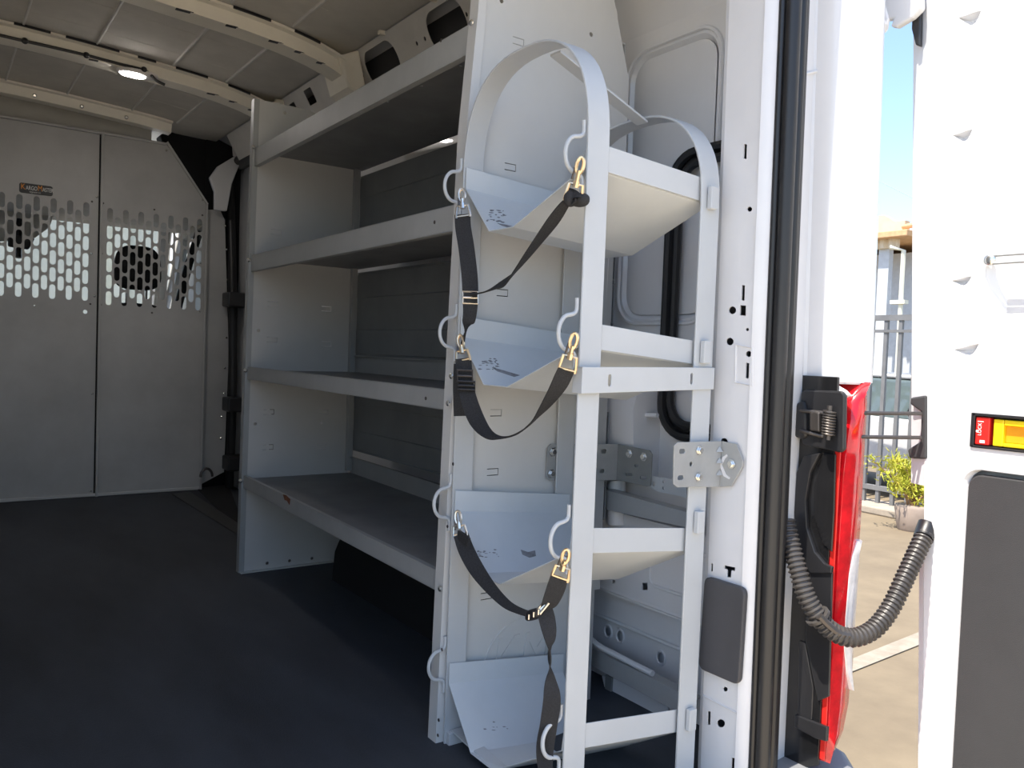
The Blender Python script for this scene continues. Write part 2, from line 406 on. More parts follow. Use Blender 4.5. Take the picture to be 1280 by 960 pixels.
# wheel arch ledge and lower frame
b = MB(); prof = [(1.655, .86), (1.60, .853), (1.565, .835), (1.555, .80), (1.560, .72), (1.568, .66), (1.60, .605)]
b.sheet([(x, 1.60, z) for x, z in prof], (0, .38, 0), -.006); b.prism([(x, 1.60, z) for x, z in prof]+[(1.655, 1.60, .605)], (0, .003, 0)); b.build('wheel_arch_ledge', 'van_white', wr, smooth=True)
frame_holes = []
for (u, v, hw, hh) in ((806, 733, 3.3, 4.5), (767, 727, 1.8, 2), (775, 795, 4, 6), (760, 789, 4, 5), (826, 822, 4, 6)):
    P = [A(u+dx*hw, v+dy*hh, 0, 1.60) for dx, dy in ((-1, -1), (1, -1), (1, 1), (-1, 1))]
    frame_holes.append([(p[1], p[2]) for p in P])
fh2 = []
for (u, v, hw, hh) in ((775, 795, 4, 6), (760, 789, 4, 5), (826, 822, 4, 6)):
    P = [A(u+dx*hw, v+dy*hh, 0, 1.63) for dx, dy in ((-1, -1), (1, -1), (1, 1), (-1, 1))]
    fh2.append([(p[1], p[2]) for p in P])
    c0 = A(u, v, 0, 1.629); b = MB(); b.tube([c0+V((0, .016*math.cos(a), .019*math.sin(a))) for a in [2*math.pi*k/16 for k in range(16)]], .004, 6, closed=True); b.build('grommet', 'van_white', wr, smooth=True)
b = MB(); b.plate([(1.2, -.04), (1.95, -.04), (1.95, .29), (1.2, .29)], fh2, fX(1.63), .003); b.build('lower_frame', 'van_white', wr)
b = MB(); b.plate([(1.2, .262), (1.95, .262), (1.95, .50), (1.2, .50)], frame_holes[:2], fX(1.60), .003); b.build('upper_frame', 'van_white', wr)
b = MB(); b.sheet([(1.603, 1.2, .285), (1.598, 1.2, .270), (1.604, 1.2, .260), (1.635, 1.2, .257)], (0, .75, 0), .004); b.build('frame_return', 'van_white', wr, smooth=True)
b = MB(); b.tube([(1.626, 1.22, .175), (1.626, 1.93, .175)], .006, 8); b.build('frame_bead', 'van_white', wr, smooth=True)
b = MB(); P = [V((1.598, p[0], p[1])) for p in rrect(1.26, 1.56, .33, .45, .02)]; b.tube(P, .005, 6, closed=True); b.build('frame_bead', 'van_white', wr, smooth=True)
b = MB(); P = [A(u, v, 0, 1.58) for u, v in ((752, 845), (775, 850), (800, 862), (820, 858), (838, 868), (832, 900), (800, 888), (757, 866))]; b.prism(P, (.006, 0, 0)); b.build('lower_gusset', 'van_white', wr, bev=.002)
p = A(812, 872, 0, 1.578); b = MB()
q0 = A(760, 848, 0, 1.579); b.box(1.573, 1.58, q0[1]-.02, q0[1]+.005, q0[2]-.03, q0[2]+.01); b.build('gusset_clip', 'zinc_dark', wr)
# keyhole plate and the tube behind the brackets
P = [A(u, v, 0, 1.56) for u, v in ((814, 600), (818, 595), (860, 602), (860, 622), (822, 614), (814, 608))]
kh = A(819, 605, 0, 1.56)
b = MB(); b.plate([(p[1], p[2]) for p in P], [circ(kh[1], kh[2], .006, 10), circ(A(831, 602, 0, 1.56)[1], A(831, 602, 0, 1.56)[2], .004, 8), circ(A(831, 610, 0, 1.56)[1], A(831, 610, 0, 1.56)[2], .004, 8)], fX(1.555), .003); b.build('keyhole_plate', 'rack_grey', wr)
b = MB(); b.tube([A(770, 600, 0, 1.60), A(771, 655, 0, 1.60)], .028, 12); b.build('frame_tube', 'van_white', wr, smooth=True)
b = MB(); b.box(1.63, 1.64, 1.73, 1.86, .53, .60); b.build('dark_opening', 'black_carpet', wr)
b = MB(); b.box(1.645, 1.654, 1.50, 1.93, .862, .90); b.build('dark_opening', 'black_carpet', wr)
for u, v in ((762, 497), (815, 495), (790, 493)):
    p = A(u, v, 0, 1.64); b = MB(); b.box(1.62, 1.645, p[1]-.012, p[1]+.012, p[2]-.012, p[2]+.012); b.build('wall_clip', 'black_plastic', wr, bev=.003)
b = MB(); b.tube(cat_rom([A(u, v, 0, 1.60) for u, v in ((748, 516), (780, 518), (822, 519))], 4), .006, 8); b.build('ledge_bead', 'van_white', wr, smooth=True)
# wheel arch under the shelves, dark lining
b = MB()
rings = []
for k in range(13):
    a = math.pi*k/12; y = 2.45-.62*math.cos(a); h = max(.02, .36*math.sin(a)**.7)
    rings.append([V((1.34, y, -.01)), V((1.34, y, h-.02)), V((1.36, y, h)), V((1.65, y, h)), V((1.65, y, -.01))])
b.loft(rings); wa = b.build('trim_7', 'black_carpet', smooth=True); struct(wa, 'black lined wheel arch under the bottom shelf', 'wheel arch')
b = MB(); P = [A(u, v, 0, 1.52) for u, v in ((430, 682), (446, 690), (470, 704), (462, 710), (436, 704))]; b.prism(P, (.01, 0, 0)); b.build('arch_flange', 'rail_paint', wa)

# --- sliding side door and its seal, seen past the far end of the shelves
b = MB(); b.plate([(3.6, -.05), (5.45, -.05), (5.45, 2.06), (3.6, 2.06)], [rrect(3.75, 5.0, 1.0, 1.75, .1)], fX(1.66), .004)
sdoor = struct(b.build('door_2', 'van_white'), 'white sliding side door beyond the shelving', 'van door')
b = MB(); b.plate(rrect(3.77, 4.98, 1.02, 1.73, .1), [], fX(1.672), .004); b.build('recessed_panel', 'van_white', sdoor)
for z0, z1 in ((.18, .42), (.5, .78)):
    b = MB(); P = [V((1.652, p[0], p[1])) for p in rrect(4.4, 4.78, z0, z1, .04)]; b.tube(P, .012, 6, closed=True); b.build('door_bead', 'van_white', sdoor, smooth=True)
    b = MB(); b.plate(rrect(4.43, 4.75, z0+.03, z1-.03, .03), [], fX(1.652), .003); b.build('door_opening', 'black_carpet', sdoor)
b = MB(); b.tube(cat_rom([A(u, v, 0, 1.60) for u, v in ((322, 190), (305, 196), (293, 207), (288, 230), (290, 330), (291, 420), (290, 520), (285, 640))], 5), .028, 10)
b.build('side_seal', 'rubber', sdoor, smooth=True)
for v in (375, 505, 578):
    p = A(290, v, 0, 1.58); b = MB(); b.box(1.53, 1.66, p[1]-.09, p[1]+.05, p[2]-.045, p[2]+.045); b.build('seal_clamp', 'black_plastic', sdoor, bev=.01)
# black B-pillar trim and white gusset above the partition wing
b = MB(); P = [A(u, v, 1, 5.45) for u, v in ((200, 168), (262, 152), (300, 165), (300, 195), (268, 215), (262, 262), (238, 235), (205, 185))]; b.prism(P, (0, .12, 0))
bp_ = struct(b.build('trim_8', 'black_carpet', bev=.01), 'black pillar trim in the upper corner behind the partition', 'trim')
b = MB(); b.box(1.44, 1.70, 5.44, 5.47, 0, 2.25); b.build('pillar_backing', 'black_carpet', bp_)
b = MB(); P = [A(u, v, 1, 5.28) for u, v in ((290, 170), (318, 145), (318, 195), (292, 195))]; b.prism(P, (0, .02, 0)); b.build('corner_gusset', 'rail_paint', bp_, bev=.004)
b = MB(); P = [A(u, v, 1, 5.30) for u, v in ((262, 222), (272, 208), (292, 196), (310, 190), (300, 205), (290, 230), (284, 264), (268, 262), (268, 240))]; b.prism(P, (0, .03, 0)); b.build('pillar_edge', 'van_white', bp_, bev=.008)
# floor edge trim by the step
b = MB(); P = [A(u, v, 2, .003) for u, v in ((215, 618), (237, 615), (298, 655), (296, 668))]; b.prism(P, (0, 0, .004)); b.build('step_edge', 'grey_plastic', fl)
b = MB(); P = [A(u, v, 2, .0) for u, v in ((247, 612), (285, 605), (298, 640), (298, 664))]; b.prism(P, (0, 0, .006)); b.build('step_well', 'black_carpet', fl)
b = MB(); P = [V(A(258, 596, 1, 5.1))+V((.035*math.cos(a), 0, .05*math.sin(a))) for a in [math.pi*k/10 for k in range(11)]]; b.tube(P, .008, 8); b.build('tie_ring', 'dark_steel', fl, smooth=True)

# --- left wall (behind the frame edge) and left rear pillar, so that the light is right
b = MB(); b.box(XL-.06, XL-.02, 1.1, 5.5, -.05, 2.15); wl = struct(b.build('wall_left', 'van_white'), 'white left side wall of the van', 'wall')
for y in (1.9, 2.8, 3.7, 4.6):
    b = MB(); b.box(XL-.022, XL+.02, y-.05, y+.05, 0, 2.12); b.build('wall_rib', 'van_white', wl, bev=.012)
b = MB(); b.box(XL-.25, XL+.02, 1.04, 1.2, -.1, 2.2); b.build('rear_pillar', 'van_white', wl, bev=.02)
b = MB(); b.box(XL-.25, XL-.2, 1.05, 7.5, -.4, 1.95); b.build('outer_skin', 'van_white', wl)

# --- right rear pillar: door jamb
JX = 1.42
def pxpoly(L, X=JX): return [(A(u, v, 0, X)[1], A(u, v, 0, X)[2]) for u, v in L]
def pxrect(u, v, hw, hh, X=JX): return pxpoly([(u-hw, v-hh), (u+hw, v-hh+.6), (u+hw-hh*.08, v+hh+.6), (u-hw-hh*.08, v+hh)], X)
def pxcirc(u, v, r, X=JX, n=12): return pxpoly([(u+r*math.cos(2*math.pi*k/n), v-r*math.sin(2*math.pi*k/n)) for k in range(n)], X)
jh = [pxrect(935.5, 190, 1.8, 9), pxcirc(940, 262, 3.2), pxrect(931.5, 366, 1.9, 9.5), pxrect(931, 388, 3.6, 6.3), pxcirc(917.5, 388, 4.8), pxcirc(936, 412, 2),
      pxcirc(914, 427, 4.8), pxcirc(937.5, 442.5, 3.8), pxrect(936, 463, 2, 9.5), pxcirc(906, 552, 4.5), pxrect(933.5, 692, 1.8, 9), pxrect(933, 720, 1.8, 9),
      pxpoly([(905, 706.5), (918.5, 709.5), (918, 714), (914, 713), (913, 722), (908, 721.5), (908.5, 712), (905, 711)]), pxrect(889.5, 709, 1.2, 5), pxcirc(905, 862, 3),
      pxrect(884.5, 898, 1.8, 8.5), pxcirc(899, 905, 5.2), pxrect(925, 919, 1.8, 9), pxrect(914, 957, 1.8, 9), pxcirc(924, 882, 1.4)]
b = MB(); b.plate([(1.115, -.12), (1.21, -.12), (1.21, 2.2), (1.115, 2.2)], jh, fX(JX), .003); lean(b, .012)
wrear = struct(b.build('wall_rear', 'van_white'), 'white rear door pillar with punched slots and holes', 'pillar')
b = MB()                                        # rest of the pillar box
prof = [(1.42, 1.115), (1.424, 1.104), (1.434, 1.094), (1.448, 1.088), (1.53, 1.095), (1.575, 1.10)]
b.sheet([(x, y, -.12) for x, y in prof], (0, 0, 2.32), .003); lean(b, .012); b.build('jamb_return', 'van_white', wrear, smooth=True)
b = MB(); b.sheet([(1.42, 1.21, -.12), (1.425, 1.222, -.12), (1.44, 1.228, -.12), (1.58, 1.24, -.12), (1.655, 1.25, -.12)], (0, 0, 2.32), .003); lean(b, .012); b.build('pillar_inner_return', 'van_white', wrear, smooth=True)
b = MB(); b.box(1.56, 1.565, 1.10, 1.24, -.12, 2.2); b.build('pillar_back', 'black_carpet', wrear)
cornerA = [(1.575, 1.10), (1.585, 1.095), (1.592, 1.06), (1.600, 1.043), (1.606, 1.036), (1.625, 1.030), (1.627, 1.026), (1.668, 1.008), (1.682, 1.004), (1.70, 1.012), (1.722, 1.05), (1.735, 1.12), (1.74, 1.3)]
z0 = A(1060, 478, 0, 1.64)[2]
b = MB(); b.sheet([(x, y, z0) for x, y in cornerA], (0, 0, 2.25-z0), .003); lean(b, .034, z0); b.build('outer_corner', 'van_white', wrear, smooth=True)
b = MB(); b.prism([(x, y, z0-.004) for x, y in cornerA+[(1.74, 1.3), (1.575, 1.3)]], (0, 0, .004)); b.build('corner_bottom', 'van_white', wrear)
zz = A(1030, 92, 0, 1.60)[2]
b = MB(); b.tube([(1.50, 1.092, zz-.03), (1.575, 1.092, zz), (1.60, 1.036, zz+.008)], .003, 6); b.build('seam_bead', 'van_white', wrear)
b = MB(); P = [A(u, v, 0, 1.60) for u, v in ((1003, 490), (1036, 480), (1050, 482), (1060, 488), (1066, 494), (1056, 500), (1003, 500))]; b.prism(P, (-.02, 0, 0)); b.build('lower_lip', 'van_white', wrear, bev=.004)
b = MB(); b.box(1.575, 1.735, 1.12, 1.3, -.3, z0); b.build('lamp_recess', 'black_plastic', wrear)
# lower sill step across the pillar
zs = A(905, 885, 0, 1.42)[2]
b = MB(); b.tube([(1.419, 1.21, zs+.004), (1.419, 1.115, zs)], .002, 6); lean(b, .012); b.build('seam_bead', 'van_white', wrear)
P = pxpoly([(922, 431), (943, 435), (942, 482), (921, 478)])
b = MB(); b.tube([V((1.4195, p[0], p[1])) for p in P], .0025, 6, closed=True); lean(b, .012); b.build('stamped_bead', 'van_white', wrear, smooth=True)
# black seal with its ribs
def vstrip(name, cx, cy, r, mt, parent, z0=-.14, z1=2.16, n=14):
    b = MB(); b.tube([(cx, cy, z0), (cx, cy, z1)], r, n); lean(b, .012); return b.build(name, mt, parent, smooth=True)
seal = thing('door_seal', (1.465, 1.07, -.12), 'black ribbed rubber weatherstrip running down the rear door pillar', 'seal')
vstrip('seal_bulb', 1.453, 1.070, .017, 'rubber', seal); vstrip('seal_rib', 1.478, 1.068, .011, 'rubber', seal); vstrip('seal_rib', 1.494, 1.074, .009, 'rubber', seal); vstrip('seal_rib', 1.438, 1.086, .007, 'rubber', seal)
b = MB(); b.box(1.445, 1.512, 1.072, 1.092, -.12, 2.16); lean(b, .012); b.build('seal_base', 'grey_plastic', seal, bev=.004)
# plastic plug cover
P = pxpoly([(885, 719), (936, 735), (928, 856), (877, 834)])
cc = (sum(p[0] for p in P)/4, sum(p[1] for p in P)/4)
poly = []
for i in range(4):
    a, c_, d = V(P[i]), V(P[(i-1) % 4]), V(P[(i+1) % 4])
    r = .018; s_ = a+(c_-a).normalized()*r; e_ = a+(d-a).normalized()*r
    for k in range(6): t = k/5; poly.append(s_*(1-t)**2+a*2*t*(1-t)+e_*t*t)
b = MB(); b.prism([(1.421, p[0], p[1]) for p in poly], (-.014, 0, 0))
props(b.build('pillar_cover', 'cover_grey', bev=.004, seg=3), 'dark grey rounded plastic cover plate on the white rear pillar', 'cover plate')

# window gasket in the quarter panel
g = thing('window_gasket', (1.62, 1.36, .72), 'black double rubber gasket loop on the white quarter wall', 'gasket')
R = rrect(1.19, 1.575, .735, 1.485, .085, 6)
for off, r in ((0, .013), (.030, .012)):
    R = rrect(1.19+off, 1.575-off, .735+off, 1.485-off, .085-off*.6, 7)
    b = MB(); b.tube([V((1.632, p[0], p[1])) for p in R], r, 8, closed=True); b.build('gasket_tube', 'rubber', g, smooth=True)
R1 = rrect(1.19, 1.575, .735, 1.485, .085, 7); R2 = rrect(1.22, 1.545, .765, 1.455, .067, 7)
b = MB(); b.loft([[V((1.640, p[0], p[1])) for p in R1], [V((1.640, p[0], p[1])) for p in R2]], cap=False); b.build('gasket_web', 'rubber', g)

# ================================================================== PARTITION
part = thing('partition', (.7, YB, 0), 'grey steel cab partition with perforated window areas', 'partition')
def stad(x, z, wd, ht, n=5):
    r = wd/2; P = []
    for k in range(n+1): a = math.pi*k/n; P.append((x+r*math.cos(a), z+ht/2-r+r*math.sin(a)))
    for k in range(n+1): a = math.pi+math.pi*k/n; P.append((x+r*math.cos(a), z-ht/2+r+r*math.sin(a)))
    return P
lh = []
for i in range(22):                                   # left leaf columns, from the seam leftwards
    x = .752-.0418*i
    if x < -.02: break
    n, zt = (6, 1.683) if i % 2 == 0 else (6, 1.635)
    for k in range(n):
        z = zt-.0975*k
        if i % 2 and k == 5: continue
        lh.append(stad(x, z, .031, .083))
lh.append(circ(.755, 1.09, .012, 10))
topL = [(-.06, 2.13), (.1, 2.13), (.3, 2.128), (.6, 2.128), (.82, 2.128)]
b = MB(); b.plate([(-.06, .004), (.815, .004)]+[(.815, 2.128), (.6, 2.128), (-.06, 2.12)], lh, fY(YB), .003)
lp = b.build('door_leaf', 'partition_grey', part)
rh = []
for i in range(13):
    x = .877+.0425*i
    n, zt = (6, 1.665) if i % 2 == 0 else (6, 1.617)
    for k in range(n):
        z = zt-.0975*k
        if i % 2 and k == 5: continue
        rh.append(stad(x, z, .031, .083))
b = MB(); b.plate([(.832, .004), (1.425, .004), (1.43, 1.80), (1.18, 2.14), (.832, 2.128)], rh, fY(YB-.006), .003)
rp = b.build('fixed_panel', 'partition_grey', part)
b = MB(); b.box(.815, .822, YB-.006, YB+.02, .0, 2.13); b.build('seam_gap', 'black_carpet', part)
b = MB(); b.box(.822, .836, YB-.022, YB+.002, .0, 2.13); b.build('flange', 'partition_grey', part, bev=.003)
b = MB(); b.sheet([(1.418, YB-.02, 0), (1.428, YB-.02, 0), (1.428, YB+.01, 0)], (0, 0, 1.8), .003); b.build('flange', 'partition_grey', part)
b = MB(); b.prism([(1.425, YB-.02, 1.80), (1.435, YB-.02, 1.805), (1.187, YB-.02, 2.15), (1.177, YB-.02, 2.14)], (0, .02, 0)); b.build('flange', 'partition_grey', part)
b = MB(); b.box(-.06, 1.18, YB-.02, YB+.01, 2.126, 2.14); b.build('top_flange', 'partition_grey', part, bev=.003)
b = MB(); b.box(-.06, 1.425, YB-.014, YB, .002, .02); b.build('bottom_flange', 'panel_grey', part, bev=.003)
P = [A(u, v, 1, YB+.03) for u, v in ((260, 262), (275, 262), (281, 275), (286, 440), (280, 590), (276, 592), (252, 605), (254, 400))]
b = MB(); b.prism(P, (0, .004, 0)); wg = b.build('wing_panel', 'partition_grey', part)
for u, v in ((281, 282), (283, 312), (284, 350), (283, 422), (281, 460), (280, 492), (277, 521), (276, 548)):
    fix(wg, RIV, 'rivet', A(u, v, 1, YB+.028), (0, -1, 0), 1.3)
for u, v in ((253, 250), (208, 188), (251, 329), (250, 389), (127, 317)):
    fix(rp, RIV, 'rivet', A(u, v, 1, YB-.008), (0, -1, 0), 1.2)
for u, v in ((121, 246), (118, 370), (115, 492), (113, 614), (114, 317), (43, 382)):
    fix(lp, RIV, 'rivet', A(u, v, 1, YB-.001), (0, -1, 0), 1.2)
for u, v in ((115, 252), (113, 380), (129, 254), (126, 381), (193, 262), (190, 391), (253, 269)):
    fix(rp if u > 122 else lp, DRIV, 'screw', A(u, v, 1, YB-.007), (0, -1, 0), 1)
p = A(24, 230, 1, YB-.002); q = A(66, 243, 1, YB-.002)
b = MB(); zm = (p[2]+q[2])/2; b.plate(rrect(p[0], q[0], zm-.029, zm+.027, .012), [], fY(YB-.0015), .0012)
st = b.build('sticker', 'sticker_black', part); st['label'] = 'black sticker with orange and white lettering'
zc_ = zm; xx = p[0]+.007; tot = 0; sets = (('K', .044, 'print_orange', .8), ('ARGO', .032, 'print_white', .62), ('M', .044, 'print_orange', .7), ('ASTER', .032, 'print_white', .60))
for txt, sz, m_, sx in sets:
    k = text_mesh('lettering', txt, sz, m_, st, (xx, YB-.0022, zc_-.008), (1, 0, 0), (0, 0, 1), sx=sx)
    xx = max(v.co.x for v in k.data.vertices)+ORG[st.name].x+.002
text_mesh('lettering', 'kargomaster.com', .013, 'print_white', st, (p[0]+.05, YB-.0022, zc_-.022), (1, 0, 0), (0, 0, 1), sx=.6)

# ================================================================== CAB beyond the partition
b = MB(); b.plate([(5.45, -.1), (7.9, -.1), (7.9, .95), (7.35, 1.05), (6.75, 1.88), (6.5, 1.95), (5.45, 1.95)], [[(5.95, 1.08), (7.1, 1.0), (7.05, 1.12), (6.65, 1.72), (5.95, 1.78)]], fX(1.60), .05)
cw = struct(b.build('wall_cab', 'cab_trim'), 'pale grey cab side with its door window', 'wall')
b = MB(); b.plate([(5.45, -.1), (7.9, -.1), (7.9, .95), (7.35, 1.05), (6.75, 1.88), (6.5, 1.95), (5.45, 1.95)], [[(5.95, 1.08), (7.1, 1.0), (7.05, 1.12), (6.65, 1.72), (5.95, 1.78)]], fX(-.12), .05)
b.build('far_side', 'cab_trim', cw)
b = MB(); b.box(-.1, 1.6, 5.5, 6.78, 1.775, 1.95); b.build('cab_headliner', 'cab_trim', cw, bev=.02)
b = MB(); b.box(-.1, 1.12, 5.47, 5.50, 1.93, 2.3); b.build('headliner_rear', 'cab_trim', cw)
b = MB(); b.box(-.1, 1.6, 5.45, 7.9, -.2, -.1); b.build('cab_floor', 'black_carpet', cw)
b = MB(); b.box(-.1, 1.65, 7.78, 7.9, -.3, .92); b.build('firewall', 'black_carpet', cw)
b = MB(); b.tube([(1.60, 7.75, .9), (1.56, 7.3, 1.12), (1.50, 6.75, 1.86)], .05, 8); b.build('windscreen_pillar', 'cab_trim', cw, smooth=True)
b = MB(); b.prism([(-.08, 7.72, .9), (1.58, 7.72, .9), (1.5, 6.78, 1.80), (-.02, 6.78, 1.80)], (0, .006, .006)); ws = struct(b.build('window_1', 'glass'), 'slanted windscreen glass beyond the partition', 'windscreen')
b = MB(); b.prism([(1.62, 5.97, 1.09), (1.62, 7.08, 1.01), (1.62, 7.03, 1.12), (1.62, 6.64, 1.71), (1.62, 5.97, 1.77)], (.004, 0, 0)); struct(b.build('window_2', 'glass'), 'passenger door window glass beyond the partition', 'window')
b = MB(); b.loft([[V((x, 6.95, .55)), V((x, 6.92, .80)), V((x, 7.0, .93)), V((x, 7.3, .97)), V((x, 7.76, .88)), V((x, 7.76, .5))] for x in (-.06, .4, .9, 1.58)])
props(b.build('dashboard', 'black_plastic', bev=.02), 'black dashboard under the windscreen, seen through the perforated panel', 'dashboard')
def rbox(b, cx, cy, cz, sx, sy, sz, e=4, n=14, top=1.0):
    rings = []
    for k in range(n+1):
        a = -math.pi/2+math.pi*k/n; c_ = max(1e-3, abs(math.cos(a)))**(2/e); s_ = math.copysign(abs(math.sin(a))**(2/e), math.sin(a))
        tp = 1+(top-1)*(s_*.5+.5); ring = []
        for j in range(20):
            t = 2*math.pi*j/20
            ring.append(V((cx+sx*c_*tp*math.copysign(abs(math.cos(t))**(2/e), math.cos(t)), cy+sy*c_*math.copysign(abs(math.sin(t))**(2/e), math.sin(t)), cz+sz*s_)))
        rings.append(ring)
    return b.loft(rings)
def seat(x, label, hz):
    t = thing('cab_seat', (x, 6.0, -.1), label, 'seat', 'cab seats')
    rbox(MB(), 0, 0, 0, 1, 1, 1)
    rbox(b1 := MB(), x, 6.2, .32, .26, .28, .12).build('seat_cushion', 'seat_cloth', t, smooth=True)
    rbox(b2 := MB(), x, 5.88, .78, .25, .10, .40, top=.85).build('backrest', 'seat_cloth', t, smooth=True)
    rbox(b3 := MB(), x, 5.84, hz, .155, .07, .145, e=3.2, top=.85).build('headrest', 'seat_cloth', t, smooth=True)
    b4 = MB(); b4.box(x-.22, x+.22, 5.95, 6.4, -.1, .22); b4.build('seat_base', 'black_plastic', t, bev=.02)
    for s_ in (-.06, .06):
        b5 = MB(); b5.tube([(x+s_, 5.86, 1.1), (x+s_, 5.86, hz-.05)], .008, 8); b5.build('headrest_post', 'bolt_steel', t, smooth=True)
hr = A(172, 335, 1, 5.84)
seat(hr[0], 'black passenger seat with rounded headrest, seen through the right perforations', hr[2])
seat(.18, 'black driver seat, mostly hidden behind the left partition leaf', 1.28)
t = thing('sun_visor', (.3, 6.6, 1.75), 'pale folded sun visor with yellow warning labels behind the left perforations', 'visor')
b = MB(); P = [A(u, v, 1, 6.55) for u, v in ((-8, 262), (70, 262), (62, 284), (40, 300), (-8, 302))]; b.prism(P, (0, .02, 0)); b.build('visor_board', 'cab_trim', t, bev=.006)
b = MB(); P = [A(u, v, 1, 6.54) for u, v in ((5, 252), (57, 255), (57, 266), (5, 263))]; b.prism(P, (0, .004, 0)); b.build('warning_label', 'yellow_plastic', t)
t2 = thing('rear_view_mirror', A(24, 300, 1, 6.5), 'dark inside mirror with stalk behind the left perforations', 'mirror')
b = MB(); P = [A(u, v, 1, 6.48) for u, v in ((10, 292), (44, 298), (36, 312), (10, 308))]; b.prism(P, (0, .03, 0)); b.build('mirror_head', 'grey_plastic', t2, bev=.01)
b = MB(); b.tube([A(24, 274, 1, 6.56), A(23, 322, 1, 6.5)], .02, 8); b.build('stalk', 'black_plastic', t2, smooth=True)
b = MB(); b.tube([A(249, 290, 1, 6.3), A(236, 330, 1, 6.25), A(222, 386, 1, 6.2)], .03, 6); props(b.build('seat_belt', 'seat_cloth', smooth=True), 'dark diagonal belt strap at the right edge of the perforated panel', 'seat belt')

# ================================================================== SHELVING UNIT
su = thing('shelving_unit', (1.28, 2.5, 0), 'tall grey steel shelving unit with four shelves along the right wall', 'shelving')
Y0, Y1 = 1.66, 3.34
def tab_hole(x, z, wd=.034, ht=.018, t=.0022, flip=False):     # thin U cut around a punched tab
    P = [(x-wd/2, z+ht/2), (x+wd/2, z+ht/2), (x+wd/2, z-ht/2), (x-wd/2, z-ht/2), (x-wd/2, z-ht/2+t), (x+wd/2-t, z-ht/2+t), (x+wd/2-t, z+ht/2-t), (x-wd/2, z+ht/2-t)]
    return P
tabs = [A(u, v, 1, Y0) for u, v in ((648, 52), (638, 209), (628, 366), (620, 516), (616, 590), (608, 745))]
nh = [tab_hole(p[0], p[2]) for p in tabs]+[circ(A(u, v, 1, Y0)[0], A(u, v, 1, Y0)[2], .006, 10) for u, v in ((739, 43), (627, 1), (675, -4))]
nearP = [(1.003, 0), (1.018, .9), (1.030, 1.45), (1.052, 1.74), (1.062, 1.96), (1.45, 1.96), (1.54, 1.69), (1.54, 1.45), (1.50, 1.38), (1.485, .9), (1.47, .0)]
b = MB(); b.plate(nearP, nh, fY(Y0), .0025); ep = b.build('end_panel', 'panel_grey', su)
b = MB(); b.sheet([(1.003, Y0+.035, 0), (1.003, Y0, 0), (1.025, Y0-.002, 0)], (.015, 0, .9), .0025); b.build('front_flange', 'panel_grey', ep)
b = MB(); b.sheet([(1.018, Y0+.035, .9), (1.018, Y0, .9), (1.04, Y0-.002, .9)], (.012, 0, .55), .0025); b.build('front_flange', 'panel_grey', ep)
b = MB(); b.sheet([(1.030, Y0+.035, 1.45), (1.030, Y0, 1.45), (1.05, Y0-.002, 1.45)], (.022, 0, .29), .0025); b.build('front_flange', 'panel_grey', ep)
b = MB(); b.sheet([(1.052, Y0+.035, 1.74), (1.052, Y0, 1.74), (1.07, Y0-.002, 1.74)], (.010, 0, .22), .0025); b.build('front_flange', 'panel_grey', ep)
for u, v in ((595, 30), (570, 470), (556, 735), (566, 504)):
    fix(ep, RIV, 'bolt', A(u, v, 0, 1.015 if v > 100 else 1.055)-V((.012, 0, 0)), (-1, 0, 0), 1.3)
for u, v in ((567, 580), (560, 658), (553, 812), (549, 900), (548, 919)):
    fix(ep, DRIV, 'punched_hole', A(u, v, 0, 1.004)-V((.001, 0, 0)), (-1, 0, 0), .7)
b = MB(); b.box(1.485-.008, 1.49, Y0-.001, Y0+.03, 0, 1.38); b.build('rear_flange', 'shelf_grey', ep)
# maker's mark pressed into the near panel
c0 = A(655, 826, 1, Y0)
b = MB(); b.tube([V((c0[0]+.128*math.cos(a), Y0-.0005, c0[2]-.01+.125*math.sin(a))) for a in [math.radians(8+5*k) for k in range(34)]], .0022, 6); b.build('pressed_ring', 'panel_grey', ep, smooth=True)
k1 = text_mesh('pressed_letters', 'KM', .16, 'panel_grey', ep, (c0[0]-.105, Y0-.0004, c0[2]-.035), (1, 0, 0), (.12, 0, 1), extrude=.0016, sx=.82)
# far end panel
fh = [tab_hole(A(u, v, 1, Y1)[0], A(u, v, 1, Y1)[2], .045, .022) for u, v in ((345, 290), (341, 380), (408, 386), (340, 425), (408, 430), (336, 515), (404, 515), (335, 559), (402, 558))]
fh += [circ(A(u, v, 1, Y1)[0], A(u, v, 1, Y1)[2], .007, 8) for u, v in ((356, 141), (323, 413), (319, 530), (402, 529), (334, 704), (362, 701), (390, 698))]
b = MB(); b.plate([(1.052, 0), (1.515, 0), (1.52, 1.84), (1.30, 1.925), (1.068, 1.925)], fh, fY(Y1), .0025); fp = b.build('end_panel', 'panel_grey', su)
b = MB(); b.sheet([(1.07, Y1-.004, 0), (1.048, Y1-.004, 0), (1.048, Y1+.03, 0)], (.017, 0, 1.925), .0025); b.build('front_flange', 'shelf_grey', fp)
b = MB(); b.box(1.052, 1.515, Y1-.022, Y1, 0, .004); b.build('foot_flange', 'panel_grey', fp)
for u, v in ((317, 184), (311, 325), (307, 463), (301, 601)): fix(fp, RIV, 'bolt', A(u, v, 1, Y1-.007), (-.6, -.8, 0), 1.5)
fix(fp, RIV, 'bolt', A(317, 714, 1, Y1-.007), (0, -.3, 1), 1.2)
